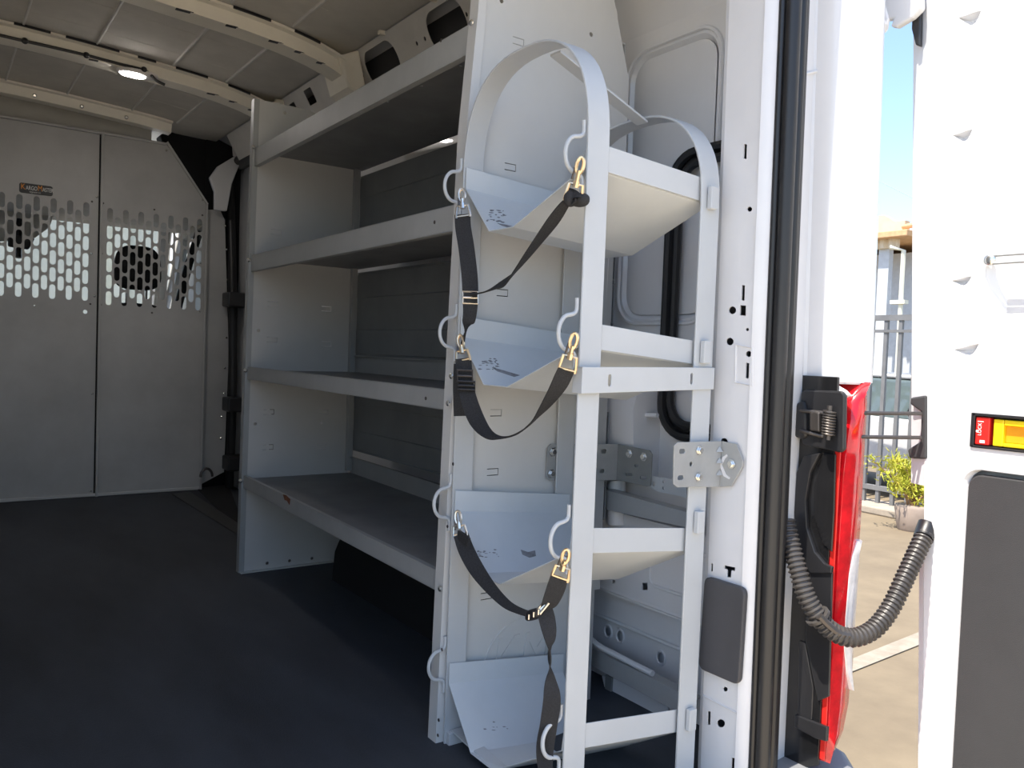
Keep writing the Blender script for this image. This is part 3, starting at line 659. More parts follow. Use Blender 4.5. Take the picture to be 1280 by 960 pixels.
# shelves: bent trays
def shelf(zb, zt, ulist, xo=0):
    xf = lambda y: (1.012+.026*zb)+(1.055-1.012-.026*zb*.6)*(y-Y0)/(Y1-Y0)+xo
    ya, yb = Y0+.003, Y1-.005
    prof = [(.022, zb), (0, zb), (0, zt), (.008, zt)]
    b = MB(); hs = [circ(y, x, r, 8) for (y, x, r) in ulist]
    b.plate([(ya, .006), (yb, .006), (yb, .47), (ya, .47)], hs, lambda u, v, w_: V((xf(u)+v, u, zt-.016+w_)), .0025)
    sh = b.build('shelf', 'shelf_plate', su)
    rings = []
    b = MB(); b.prism([(xf(ya), ya, zb), (xf(yb), yb, zb), (xf(yb), yb, zt), (xf(ya), ya, zt)], (.0025, 0, 0)); b.build('front_lip', 'shelf_grey', sh, bev=.001)
    b = MB(); b.prism([(xf(ya), ya, zb), (xf(yb), yb, zb), (xf(yb)+.02, yb, zb), (xf(ya)+.02, ya, zb)], (0, 0, .0025)); b.build('lip_return', 'shelf_grey', sh)
    b = MB(); b.prism([(xf(ya), ya, zt), (xf(yb), yb, zt), (xf(yb)+.014, yb, zt), (xf(ya)+.014, ya, zt)], (0, 0, -.0025)); b.build('lip_return', 'shelf_grey', sh)
    b = MB(); b.prism([(xf(ya)+.468, ya, zt-.016), (xf(yb)+.468, yb, zt-.016), (xf(yb)+.468, yb, zt+.055), (xf(ya)+.468, ya, zt+.055)], (.0025, 0, 0)); b.build('back_lip', 'shelf_grey', sh, bev=.001)
    b = MB(); b.prism([(xf(ya)+.455, ya, zt+.055), (xf(yb)+.455, yb, zt+.055), (xf(yb)+.47, yb, zt+.055), (xf(ya)+.47, ya, zt+.055)], (0, 0, .004)); b.build('lip_return', 'shelf_grey', sh)
    b = MB(); b.box(1.06, 1.5, ya-.001, ya+.002, zb, zt); b.build('side_lip', 'shelf_grey', sh)
    return sh
def holes_at(L, z):
    out = []
    for u, v, r in L:
        p = A(u, v, 2, z); f = 1.012+.026*z+(1.055-1.012-.016*z)*(p[1]-Y0)/(Y1-Y0)
        if Y0+.03 < p[1] < Y1-.03 and .02 < p[0]-f < .45: out.append((p[1], p[0]-f, r))
    return out
s1 = shelf(1.655, 1.725, holes_at([(573, 70, .007), (576, 82, .005), (498, 108, .007), (485, 115, .007), (485, 127, .005), (527, 107, .005), (437, 139, .005), (448, 145, .005), (426, 145, .004), (381, 168, .004), (390, 164, .004), (554, 174, .007), (566, 171, .007), (500, 194, .006), (510, 190, .006), (525, 88, .005), (580, 152, .005), (455, 125, .004)], 1.71))
s2 = shelf(1.232, 1.297, holes_at([(475, 310, .004), (488, 308, .004), (477, 315, .004), (518, 308, .004), (440, 320, .004), (430, 318, .004), (548, 335, .005), (558, 334, .005), (532, 333, .004), (410, 325, .004), (382, 325, .004), (494, 342, .004)], 1.283))
s3 = shelf(.795, .846, [])
s4 = shelf(.352, .402, [])
for sh, u, v in ((s1, 553, 51), (s2, 545, 278), (s3, 534, 498)):
    fix(sh, DRIV, 'punched_hole', A(u, v, 0, 1.02 if sh is not s1 else 1.05)-V((.004, 0, 0)), (-1, 0, 0), .8)
b = MB(); P = [A(u, v, 0, 1.046) for u, v in ((354, 618), (358, 619), (363, 624), (362, 631), (359, 626), (356, 625))]; b.prism(P, (-.0012, 0, 0)); b.build('rust_chip', 'rust', s4)
# back planks: three bays of three planks
XB = 1.522
for z0, z1 in ((1.365, 1.683), (.905, 1.266), (.487, .787)):
    h = (z1-z0)/3
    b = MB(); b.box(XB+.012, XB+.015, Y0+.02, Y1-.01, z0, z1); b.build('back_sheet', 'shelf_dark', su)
    for k in range(3):
        b = MB(); za = z0+h*k+.004; zb_ = z0+h*(k+1)-.004
        x_ = XB+(.006 if k == 1 else 0)
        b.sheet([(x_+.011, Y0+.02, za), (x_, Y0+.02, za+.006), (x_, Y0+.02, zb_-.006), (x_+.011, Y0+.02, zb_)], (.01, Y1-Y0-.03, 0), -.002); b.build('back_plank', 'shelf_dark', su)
b = MB(); b.box(1.50, 1.525, Y1-.03, Y1-.006, .4, 1.72); b.build('rear_upright', 'shelf_grey', su, bev=.002)
b = MB(); b.box(1.49, 1.515, Y0+.004, Y0+.03, .3, 1.72); b.build('rear_upright', 'shelf_grey', su, bev=.002)

# ================================================================== CYLINDER RACK
rk = thing('cylinder_rack', (1.2, 1.42, 0), 'pale grey arched tank rack with four V-shaped trays behind the shelving', 'rack')
YF, YK = 1.20, 1.648
def hoop(x0, x1, ztop, yf, yk, zc, e=2.5):
    cy = (yf+yk)/2; a_ = (yk-yf)/2; b_ = ztop-zc
    P = [V((x0, yf, 0)), V((x0, yf, zc*.5)), V((x0, yf, zc))]
    n = 28
    for k in range(1, n):
        t = math.pi*k/n; c_, s_ = math.cos(t), math.sin(t)
        P.append(V((x0, cy-a_*math.copysign(abs(c_)**(2/e), c_), zc+b_*abs(s_)**(2/e))))
    P += [V((x0, yk, zc)), V((x0, yk, zc*.5)), V((x0, yk, 0))]
    b = MB(); b.sheet(P, (x1-x0, 0, 0), .005); return b.build('hoop', 'rack_grey', rk, smooth=True, bev=.0012)
h1 = hoop(1.016, 1.070, 1.585, YF, YK, 1.345)
h2 = hoop(1.328, 1.384, 1.492, YF-.008, YK, 1.27)
b = MB(); b.prism([(1.07, 1.365, 1.570), (1.33, 1.365, 1.474), (1.33, 1.40, 1.474), (1.07, 1.40, 1.570)], (0, 0, .005)); b.build('tie_bar', 'rack_grey', rk, bev=.001)
TR = [(1.368, 1.347, 1.209, .072), (1.022, 1.003, .866, .082), (.611, .603, .436, .095), (.197, .212, .022, .12)]
trays = []
for i, (zb, zf, z_, sl_) in enumerate(TR):
    L = 1.372-1.020
    b = MB(); prof = [(1.020, YK-.008, zb), (1.020, YK-.008, zb-.05), (1.020, 1.535, z_), (1.020, 1.442, z_), (1.020, YF+.012, zf-.048), (1.020, YF+.006, zf)]
    b.sheet(prof, (L, 0, -sl_*L), .0025)
    t = b.build('tray', 'tray_grey', rk, bev=.0008); trays.append(t)
    # front lip plate between the front legs
    b = MB(); xa, xb = 1.064, 1.335; f = lambda x: -sl_*(x-1.064)
    b.prism([(xa, YF+.006, zf-.050), (xb, YF+.006, zf-.050+f(xb)), (xb, YF+.006, zf+f(xb)), (xa, YF+.006, zf)], (0, -.003, 0)); b.build('front_lip', 'rack_grey', t, bev=.001)
# worn scuffs on the tray floors (paint rubbed off)
def scuff(t, i, L, mt='scuff'):
    zb, zf, z_, sl_ = TR[i]
    n = V((0, (zb-.05-z_), -(YK-.008-1.535))); n = V((0, -(zb-.05-z_), (YK-.008-1.535))).normalized()     # rear slope normal, up
    n = (n+V((sl_*n.z, 0, 0))).normalized()
    p0 = V((1.02, 1.535, z_))+n*.0032
    P = [AP(u, v, p0, n) for u, v in L]
    b = MB(); b.prism(P, -n*.0006); b.build('scuff', mt, t)
random.seed(3)
def speck(t, i, u, v, w_, h_, cnt):
    for k in range(cnt):
        a, c_ = u+random.uniform(-w_, w_), v+random.uniform(-h_, h_); s_ = random.uniform(.3, 1.8); q = random.uniform(.2, .6)
        scuff(t, i, [(a-s_*1.6, c_-q), (a, c_-q*1.5), (a+s_*1.7, c_+q*.4), (a+s_*.4, c_+q*1.4), (a-s_, c_+q)])
speck(trays[0], 0, 620, 270, 12, 8, 26); scuff(trays[0], 0, [(622, 279), (634, 281), (648, 285), (640, 286), (628, 282)])
speck(trays[1], 1, 612, 455, 12, 7, 26); scuff(trays[1], 1, [(615, 459), (630, 463), (650, 469), (643, 471), (622, 464)])
speck(trays[2], 2, 610, 692, 14, 5, 16); scuff(trays[2], 2, [(651, 687), (660, 690), (669, 688), (670, 695), (662, 697), (653, 693)])
speck(trays[3], 3, 620, 905, 18, 10, 7)
# hook rings on the aisle-side legs
def ring(y, zt, name='hook_ring', e=.036, h=.075):
    x0 = 1.014
    P = [V((x0, y, zt+.03)), V((x0, y, zt+.008)), V((x0-.006, y, zt)), V((x0-.016, y, zt-.003))]
    for k in range(1, 12):
        a = math.pi/2+math.pi*k/12; P.append(V((x0-.016+e*.75*math.cos(a), y, zt-h/2+(h/2-.003)*math.sin(a))))
    P += [V((x0-.016, y, zt-h+.003)), V((x0-.006, y, zt-h)), V((x0, y, zt-h-.008)), V((x0, y, zt-h-.03))]
    b = MB(); b.tube(cat_rom(P, 2), .0042, 8); b.build(name, 'rack_grey', rk, smooth=True)
ringL = [A(577, v, 0, 1.0)[2] for v in (211, 395, 615, 829)]
ringR = [A(728, v, 0, 1.0)[2] for v in (167, 391, 658, 922)]
for z in ringL: ring(YK+.004, z)
for z in ringR: ring(YF+.012, z)
# welded tabs on the wall-side front leg
for u, v, hh in ((888, 248, 14), (879, 440, 15), (871, 652, 15), (861, 898, 16)):
    p = A(u, v, 1, 1.19); b = MB(); b.box(p[0]-.010, p[0]+.012, 1.178, 1.19, p[2]-.024, p[2]+.024); b.build('weld_tab', 'rack_grey', rk, bev=.002)
# cross bar
cz0, cz1 = .872, .921
b = MB(); b.plate([(1.014, cz0-.004), (1.386, cz0+.006), (1.386, cz1+.004), (1.014, cz1-.002)], [stad(1.083, .894, .008, .024), stad(1.315, .900, .008, .024)], fY(1.186), .004)
b.box(1.012, 1.016, 1.186, 1.215, cz0-.004, cz1-.002); b.build('cross_bar', 'rack_grey', rk, bev=.001)
b = MB(); b.box(1.02, 1.38, YK-.02, YK-.002, .0, .03); b.build('foot_bar', 'rack_grey', rk, bev=.002)
b = MB(); b.prism([(1.03, YF+.01, .0), (1.06, YF+.01, .0), (1.06, YK-.01, .03), (1.03, YK-.01, .03)], (0, 0, .004)); b.build('foot_brace', 'rack_grey', rk)

# rear pillar bracket
br = thing('pillar_bracket', A(885, 600, 1, 1.18), 'zinc plate bracket bolting the rack to the white rear pillar', 'bracket')
Q = [A(u, v, 1, 1.180) for u, v in ((842, 557), (846, 553), (905, 551), (903, 608), (846, 609), (841, 605))]
Q[2].x = Q[3].x = 1.410
hs = [stad(A(u, v, 1, 1.18)[0], A(u, v, 1, 1.18)[2], .014, .009, 4) for u, v in ((852, 564), (850, 597))]
hs = [rrect(A(u, v, 1, 1.18)[0]-.009, A(u, v, 1, 1.18)[0]+.009, A(u, v, 1, 1.18)[2]-.005, A(u, v, 1, 1.18)[2]+.005, .0048, 3) for u, v in ((852, 564), (850, 597))]+[circ(A(863, 580, 1, 1.18)[0], A(863, 580, 1, 1.18)[2], .005, 8)]
b = MB(); b.plate([(p[0], p[2]) for p in Q], hs, fY(1.178), .0035); bl = b.build('plate', 'zinc', br, bev=.0008)
xb_ = Q[2][0]; P = pxpoly([(905, 551), (921, 555), (929, 576), (928, 584), (914, 608), (903, 608)], xb_+.001)
arc = pxpoly([(907, 573), (903, 581), (908, 593), (913, 597), (912, 599), (905, 595), (900, 582), (904, 571), (909, 568), (910, 570)], xb_+.001)
P[0] = (1.178, Q[2][2]); P[-1] = (1.178, Q[3][2])
b = MB(); b.plate(P, [], fX(xb_), .0035); b.build('bent_plate', 'zinc', br, bev=.0008)
b = MB(); b.prism([(xb_-.0012, p[0], p[1]) for p in arc], (.0015, 0, 0)); b.build('arc_slot', 'van_white', br)
fix(br, HEX, 'hex_bolt', A(915, 580, 0, xb_)-V((.001, 0, 0)), (-1, 0, 0), .9)
for u, v in ((874, 563), (873, 596)): fix(br, HEX, 'hex_bolt', A(u, v, 1, 1.177), (0, -1, 0), .9)
for v in (562, 576, 591):
    p = A(898, v, 1, 1.177); b = MB(); b.add([p+V((-.007, 0, -.005)), p+V((.009, -.006, -.005)), p+V((.003, 0, .008)), p+V((.009, .0, -.005))], [(0, 1, 2), (1, 3, 2), (0, 3, 1), (0, 2, 3)]); b.build('gusset', 'zinc', br)
b = MB(); b.box(1.355, 1.372, 1.184, 1.196, Q[4][2]+.01, Q[0][2]-.01); b.build('packing_strip', 'zinc', br)

# inner bracket on the near shelf panel
ib = thing('panel_bracket', A(760, 605, 1, 1.65), 'dark zinc bent bracket bolted to the end panel behind the rack', 'bracket')
Q = [A(u, v, 1, 1.652) for u, v in ((684, 560), (688, 555), (772, 555), (770, 600), (687, 601), (683, 597))]
hs = [rrect(A(u, v, 1, 1.652)[0]-.010, A(u, v, 1, 1.652)[0]+.010, A(u, v, 1, 1.652)[2]-.006, A(u, v, 1, 1.652)[2]+.006, .0055, 3) for u, v in ((754, 564), (752, 589))]
b = MB(); b.plate([(p[0], p[2]) for p in Q], hs, fY(1.650), .0035); b.build('plate', 'zinc', ib, bev=.0008)
xq = Q[2][0]
P = pxpoly([(772, 555), (812, 563), (815, 568), (813, 607), (808, 608), (770, 600)], xq)
P[0] = (1.652, Q[2][2]); P[-1] = (1.652, Q[3][2])
hs = [pxpoly([(u-4, v-2), (u+4, v-1), (u+4, v+2.5), (u-4, v+1.5)], xq) for u, v in ((786, 593), (804, 597))]+[pxcirc(795, 582, 2, xq)]
b = MB(); b.plate(P, hs, fX(xq), .0035); b.build('bent_plate', 'zinc_dark', ib, bev=.0008)
for u, v in ((691, 565), (689, 592)): fix(ib, HEX, 'hex_bolt', A(u, v, 1, 1.649), (0, -1, 0), 1)
for u, v in ((787, 567), (805, 571)): fix(ib, HEX, 'hex_bolt', A(u, v, 0, xq-.001), (-1, 0, 0), 1)

# diagonal steel rails behind the rack
def rail(L, label):
    P = [A(u, v, 0, x) for u, v, x in L]
    a0, a1, c1, c0_ = P
    b = MB(); b.prism([a0, a1, c1, c0_], (.004, .001, 0)); o = b.build('side_rail', 'shelf_grey', bev=.001, origin=c0_)
    props(o, label, 'rail', 'wall rails behind the rack')
    b = MB(); b.prism([a0, a1, a1+V((.03, .004, .002)), a0+V((.03, .004, .002))], (0, 0, -.003)); b.build('top_flange', 'shelf_grey', o)
    return o
r1 = rail([(722, 603, 1.57), (868, 643, 1.50), (868, 662, 1.50), (722, 629, 1.57)], 'upper slanting grey steel rail behind the rack, with chipped paint')
r2 = rail([(722, 801, 1.56), (868, 875, 1.50), (868, 902, 1.50), (722, 823, 1.56)], 'lower slanting grey steel rail behind the rack near the floor')
b = MB(); b.tube(cat_rom([A(u, v, 0, 1.53) for u, v in ((740, 800), (750, 808), (775, 821), (800, 834), (816, 842))], 4), .008, 8); b.build('white_edge', 'van_white', r2, smooth=True)

# ================================================================== STRAPS
def ribbon(b, pts, wdirs, width, th, n=7):
    P = cat_rom(pts, n); Wd = cat_rom(wdirs, n); rings = []
    ws = cat_rom([V((x, 0, 0)) for x in width], n) if isinstance(width, (list, tuple)) else None
    for i, p in enumerate(P):
        t = (P[min(i+1, len(P)-1)]-P[max(i-1, 0)]).normalized(); w_ = Wd[i]; w_ = (w_-t*w_.dot(t)).normalized(); nn = t.cross(w_)
        hw = (ws[i].x if ws else width)/2
        rings.append([p+w_*hw+nn*th/2, p-w_*hw+nn*th/2, p-w_*hw-nn*th/2, p+w_*hw-nn*th/2])
    return b.loft(rings)
def snap_hook(parent, top, bot, mt, width=.032, face=V((-.75, -.65, 0))):
    """swivel snap: gate loop at the ring, shaft, and wide loop for the webbing"""
    top, bot = V(top), V(bot); d = (bot-top).normalized(); L = (bot-top).length
    s = d.cross(face).normalized(); f = s.cross(d)
    b = MB()
    P = [top+d*(.013+.015*math.cos(a)*-1)+s*(.0068*math.sin(a)) for a in [2*math.pi*k/14 for k in range(14)]]
    b.tube(P, .0034, 7, closed=True)
    b.tube([top+d*.022, top+d*(L*.42), top+d*(L*.62)], [.0052, .0045, .0042], 8)
    o = b.build('snap_hook', mt, parent, smooth=True)
    b = MB(); y0 = top+d*(L*.62); hw = width/2
    b.tube([bot-s*hw+d*.004, bot-s*hw*1.02-d*(L*.06), y0-s*hw*.82, y0-s*hw*.3, y0, y0+s*hw*.3, y0+s*hw*.82, bot+s*hw*1.02-d*(L*.06), bot+s*hw+d*.004], .0030, 7)
    b.tube([bot-s*hw, bot+s*hw], .0026, 7)
    b.tube([y0-d*.006, y0+d*.006], .0065, 8)
    b.build('swivel_frame', mt, o, smooth=True)
    b = MB(); b.tube([top+d*.018+s*.008, top+d*.040+s*.010], .0022, 6); b.build('gate', 'dark_steel', o, smooth=True)
    return o
XS = .985
def S(u, v, x=XS): return A(u, v, 0, x)
yv, xv = V((0, 1, 0)), V((1, 0, 0))
dg = V((.75, -.66, 0))
def slide(parent, c, d, s, mt='dark_steel', w_=.034, h_=.026):
    c, d, s = V(c), V(d).normalized(), V(s).normalized(); b = MB()
    b.tube([c-s*w_/2-d*h_/2, c+s*w_/2-d*h_/2, c+s*w_/2+d*h_/2, c-s*w_/2+d*h_/2], .0028, 7, closed=True)
    b.tube([c-s*w_/2, c+s*w_/2], .0025, 7); return b.build('slide_buckle', mt, parent, smooth=True)

# --- strap 1 (top tray)
s1_ = thing('tie_strap', S(588, 372), 'upper black strap clipped across the top tray, knotted at the brass hook', 'strap', 'tank straps')
snap_hook(s1_, S(727, 198), S(716, 250), 'brass'); snap_hook(s1_, S(577, 237), S(579, 270), 'nickel')
b = MB(); ribbon(b, [S(578, 268), S(579, 285), S(583, 310), S(587, 345), S(588, 368)], [dg]*5, .036, .0025); b.build('webbing', 'webbing', s1_, smooth=True)
b = MB(); ribbon(b, [S(588, 364), S(588, 378), S(587, 395), S(583, 412), S(578, 432, 1.0)], [dg, dg, dg, V((.5, .3, .8)), V((.1, .9, .3))], [.036, .034, .030, .026, .016], .0025); b.build('webbing', 'webbing', s1_, smooth=True)
b = MB(); ribbon(b, [S(590, 368), S(605, 365), S(622, 357), S(635, 350), S(650, 332), S(668, 308), S(688, 281), S(704, 258), S(712, 248)], [V((.9, .2, .2)), V((.9, .2, .3)), V((.7, 0, .7)), V((.5, -.3, .8)), V((.6, -.3, .7)), V((.6, -.4, .6)), V((.6, -.5, .5)), V((.6, -.5, .4)), V((.6, -.5, .4))], [.014, .018, .024, .032, .036, .036, .034, .024, .02], .003); b.build('webbing', 'webbing', s1_, smooth=True)
b = MB(); kc = S(713, 248)
rbox(b, 0, 0, 0, .014, .012, .016, e=2.2); b.v = [p+kc for p in b.v]
nb = len(b.v); rbox(b, 0, 0, 0, .016, .020, .013, e=2.3)
kk = S(725, 250, 1.0); b.v = b.v[:nb]+[p+kk for p in b.v[nb:]]; b.build('knot', 'webbing', s1_, smooth=True)
b = MB(); ribbon(b, [S(709, 240), S(716, 242), S(722, 247), S(716, 254)], [V((.4, -.4, .8))]*4, .016, .004); b.build('knot_loop', 'webbing', s1_, smooth=True)
slide(s1_, S(588, 372), (0, -.1, -1), dg, 'nickel')
# --- strap 2 (second tray)
s2_ = thing('tie_strap', S(610, 545), 'middle black strap hanging in a loop below the second tray', 'strap', 'tank straps')
snap_hook(s2_, S(719, 418), S(709, 462), 'brass'); snap_hook(s2_, S(575, 420), S(579, 450), 'brass')
b = MB(); ribbon(b, [S(579, 448), S(581, 470), S(585, 495), S(596, 525), S(612, 544), S(630, 547), S(650, 540), S(668, 525), S(682, 508), S(697, 485), S(708, 462)],
                 [dg, dg, dg, V((.6, -.2, .7)), V((.8, 0, .6)), V((.95, 0, .2)), V((.85, -.1, .5)), V((.7, -.3, .7)), V((.6, -.4, .6)), V((.6, -.5, .5)), V((.6, -.5, .4))], [.036, .036, .036, .036, .022, .014, .018, .028, .036, .036, .034], .003)
b.build('webbing', 'webbing', s2_, smooth=True)
b = MB(); ribbon(b, [S(577, 455, .995), S(576, 485, .995), S(577, 520, .998)], [dg]*3, .036, .0025); b.build('loose_end', 'webbing', s2_)
slide(s2_, S(581, 470, .98), (0, -.05, -1), dg, 'dark_steel'); slide(s2_, S(583, 482, .98), (0, -.05, -1), dg, 'black_plastic', .038, .018)
# --- strap 3 (third tray)
s3_ = thing('tie_strap', S(670, 768), 'lower black strap below the third tray with a long tail hanging down', 'strap', 'tank straps')
snap_hook(s3_, S(709, 688), S(700, 722), 'brass'); snap_hook(s3_, S(572, 640), S(575, 668), 'nickel')
b = MB(); ribbon(b, [S(576, 668), S(583, 688), S(596, 712), S(614, 736), S(633, 755), S(650, 764), S(664, 768)], [dg, dg, V((.6, -.3, .5)), V((.6, -.2, .7)), V((.8, 0, .5)), V((.9, 0, .3)), V((.9, 0, .2))], [.034, .036, .034, .026, .02, .018, .02], .0025); b.build('webbing', 'webbing', s3_, smooth=True)
b = MB(); ribbon(b, [S(699, 722), S(694, 738), S(686, 756), S(676, 768)], [V((.6, -.5, .3))]*3+[V((.7, -.2, .5))], [.034, .036, .03, .02], .003); b.build('webbing', 'webbing', s3_, smooth=True)
b = MB(); ribbon(b, [S(680, 758), S(684, 775), S(688, 800), S(687, 822), S(688, 850), S(690, 875), S(686, 905), S(681, 940), S(683, 990), S(684, 1030)], [dg, dg, V((.9, .1, 0)), V((.3, .9, 0)), V((.9, .1, 0)), dg, V((.8, -.5, 0)), dg, V((.3, -.9, 0)), dg], [.030, .032, .026, .016, .026, .034, .034, .034, .022, .02], .0025); b.build('strap_tail', 'webbing', s3_, smooth=True)
b = MB(); rbox(b, 0, 0, 0, .010, .021, .012, e=3); kc = S(667, 768, .975); b.v = [p+kc+V((0, 0, -p.y*.45)) for p in b.v]; b.build('cam_buckle', 'black_plastic', s3_, smooth=True)
for du in (661, 667, 673):
    q = S(du, 771-(du-661)*.5, .9645); b = MB(); b.tube([q+V((0, 0, .005)), q-V((0, 0, .005))], .0022, 6); b.build('buckle_stud', 'nickel', s3_)
slide(s3_, S(679, 758, .975), (0, .75, .45), (.5, -.3, .75), 'nickel', .026, .010)
b = MB(); ribbon(b, [S(573, 668, .98), S(579, 672, .98), S(586, 678, .98)], [V((0, .2, 1))]*3, .02, .006); b.build('stitched_fold', 'webbing', s3_)

# ================================================================== DOME LAMP and wire
p0 = A(172, 92, 1, 4.30)
dl = thing('dome_lamp', p0, 'small glowing oval dome lamp under the middle roof bow', 'lamp')
b = MB(); rbox(b, 0, 0, 0, .095, .05, .016, e=2.6); b.v = [p+p0+V((0, 0, .0)) for p in b.v]; b.build('lamp_base', 'lamp_lens', dl, smooth=True)
b = MB(); rbox(b, 0, 0, 0, .055, .034, .005, e=2.4); b.v = [p+p0+V((-.02, -.006, -.0145)) for p in b.v]; b.build('lit_lens', 'lamp_glow', dl, smooth=True)
P = [(-30, 38), (0, 44), (30, 51), (70, 60), (108, 69), (150, 80), (178, 87), (188, 93), (196, 101), (206, 106)]
wr_ = thing('wire_harness', A(100, 67, 1, 4.255), 'black wire clipped along the roof bow to the dome lamp', 'wire')
b = MB(); b.tube(cat_rom([A(u, v, 1, 4.262) for u, v in P], 4), .007, 7); b.build('wire', 'rubber', wr_, smooth=True)
for u, v in ((31, 51), (108, 69), (180, 87)):
    b = MB(); rbox(b, 0, 0, 0, .014, .012, .014, e=2); q = A(u, v, 1, 4.256); b.v = [p+q for p in b.v]; b.build('wire_clip', 'rubber', wr_, smooth=True)

# ================================================================== TAIL LAMP
tl = thing('tail_lamp', (1.62, 1.02, .08), 'tall tail lamp with red and clear lens and black housing beside the pillar', 'tail lamp')
secs = [(.905, 1.663, 1.668), (.885, 1.640, 1.668), (.86, 1.617, 1.668), (.80, 1.600, 1.668), (.70, 1.590, 1.668), (.60, 1.588, 1.668), (.50, 1.586, 1.665), (.40, 1.584, 1.663), (.30, 1.583, 1.662), (.20, 1.582, 1.658), (.14, 1.581, 1.642), (.10, 1.581, 1.612), (.085, 1.581, 1.595)]
def lens_ring(z, xl, xr, g=0):
    return [V((xl, 1.012, z)), V((xl+.004, 1.0-g, z)), V((xl*.6+xr*.4, .992-g, z)), V((xr, 1.0-g, z)), V((xr+.02, 1.02, z)), V((xr+.05, 1.07, z)), V((xr+.055, 1.12, z)), V((xl, 1.12, z))]
b = MB(); b.loft([lens_ring(*s_) for s_ in secs]); ln = b.build('red_lens', 'red_lens', tl, smooth=True)
cs = [(.56, 1.650, 1.667), (.53, 1.630, 1.667), (.49, 1.618, 1.666), (.40, 1.613, 1.664), (.33, 1.614, 1.663), (.27, 1.632, 1.662), (.23, 1.654, 1.661)]
b = MB(); b.loft([[V((xl, 1.004, z)), V((xl+.003, .991, z)), V((xl*.5+xr*.5, .988, z)), V((xr+.002, .9985, z)), V((xr+.01, 1.02, z))] for z, xl, xr in cs]); b.build('clear_lens', 'clear_lens', ln, smooth=True)
b = MB(); b.box(1.577, 1.5805, 1.0, 1.012, .09, .86); b.build('lens_edge', 'red_plastic', tl, bev=.001)
hs_o = [(1.012, .075), (1.095, .03), (1.115, .10), (1.115, .915), (1.012, .915)]
b = MB(); b.plate(hs_o, [], fX(1.572), .008); hsg = b.build('housing', 'gloss_black', tl, bev=.002)
def hp(L, th=.006, mt='gloss_black', nm='housing_rib'):
    b = MB(); b.prism([A(u, v, 0, 1.572) for u, v in L], (-th, 0, 0)); return b.build(nm, mt, hsg, bev=.002)
hp([(1008, 570), (1028, 566), (1016, 590), (1010, 625), (1012, 660), (1022, 690), (1034, 704), (1043, 708), (1042, 716), (1016, 716), (1000, 690), (996, 640), (999, 590)], .010, 'black_plastic')
hp([(1030, 566), (1046, 568), (1044, 640), (1041, 690), (1030, 680), (1020, 650), (1018, 610)], .004)
hp([(1014, 712), (1042, 716), (1040, 800), (1038, 870), (1024, 876), (1008, 800)], .005, 'black_plastic')
hp([(1000, 800), (1008, 804), (1018, 860), (1016, 900), (998, 898)], .004, 'black_plastic')
hp([(996, 892), (1037, 908), (1036, 926), (1022, 922), (996, 908)], .009, 'black_plastic')

# bumper end
b = MB()
P = [A(u, v, 2, .035) for u, v in ((980, 925), (1042, 948))]
rings = []
for z, o_ in ((.06, 0), (.05, .012), (-.02, .03), (-.30, .02)):
    rings.append([V((1.50, 1.10, z)), V((1.50, .985-o_, z)), V((1.60, .975-o_, z)), V((1.655+o_*.5, .985-o_, z)), V((1.71+o_, 1.04, z)), V((1.75+o_, 1.2, z)), V((1.6, 1.2, z))])
b.loft(rings)
props(b.build('bumper_end', 'bumper_grey', bev=.008, seg=3), 'grey plastic rear bumper end below the tail lamp', 'bumper')

# ================================================================== REAR DOOR
XD = 1.80
def DY(u, v): p = A(u, v, 0, XD); return (p[1], p[2])
dim = []
for cx, cy, w_, h_ in ((1212, 22, 14, 11), (1203, 169, 12, 9), (1202, 351, 12, 7), (1208, 437, 15, 9)):
    dim.append([DY(cx+a*w_, cy+c_*h_) for a, c_ in ((-1, .05), (-.3, -.2), (.4, -.55), (1, -.75), (.8, -.1), (.55, .5), (.2, .85), (-.2, .8), (-.6, .45))])
y1 = .931
def Ye(z): return .931+.0506*(z-.62)
def shear(b):
    for p in b.v:
        if p.y > .5: p.y += .0506*(p.z-.62)
    return b
hy0, hz1 = DY(1217, 517); hyE = hy0-.16
hb = [(hy0, hz1), (hyE, hz1-.002), (hyE, hz1-.068), (hy0+.002, hz1-.068)]
rcx, rz = DY(1236, 330)
big = [DY(1240, -60), DY(1239, 200), DY(1233, 460), (.80, .93), (.3, .93), (.3, 1.9), (DY(1240, -60)[0], 1.9)]
big = [(.825, .955), (.30, .955), (.30, 1.86), (.845, 1.86)]
lowr = rrect(.25, DY(1199, 640)[0]-.004, -.25, DY(1230, 588)[1], .035, 5)
b = MB(); b.plate([(.14, -.35), (Ye(-.35), -.35), (Ye(.62), .62), (Ye(1.3), 1.3), (Ye(2.02), 2.02), (.14, 2.02)], dim+[hb, big, lowr], fX(XD), .004)
door = struct(b.build('door_1', 'van_white', bev=.0015), 'white rear cargo door standing open at the right', 'van door')
for d_ in dim:                                   # scooped dimples
    c_ = V((sum(p[0] for p in d_)/len(d_), sum(p[1] for p in d_)/len(d_)))
    b = MB(); b.loft([[V((XD+.001, p[0], p[1])) for p in d_], [V((XD+.012, p[0]*.8+c_[0]*.2, p[1]*.8+c_[1]*.2)) for p in d_], [V((XD+.018, p[0]*.4+c_[0]*.6, p[1]*.4+c_[1]*.6)) for p in d_], [V((XD+.019, p[0]*.01+c_[0]*.99, p[1]*.01+c_[1]*.99)) for p in d_]], cap=False); b.build('dimple', 'van_white', door, smooth=True)
b = MB(); b.loft([[V((XD, p[0], p[1])) for p in big], [V((XD+.03, p[0]+(-.03 if p[0] > .5 else .03), p[1]+(.03 if p[1] < 1.2 else -.03))) for p in big], ], cap=False)
b.build('recess_edge', 'van_white', door)
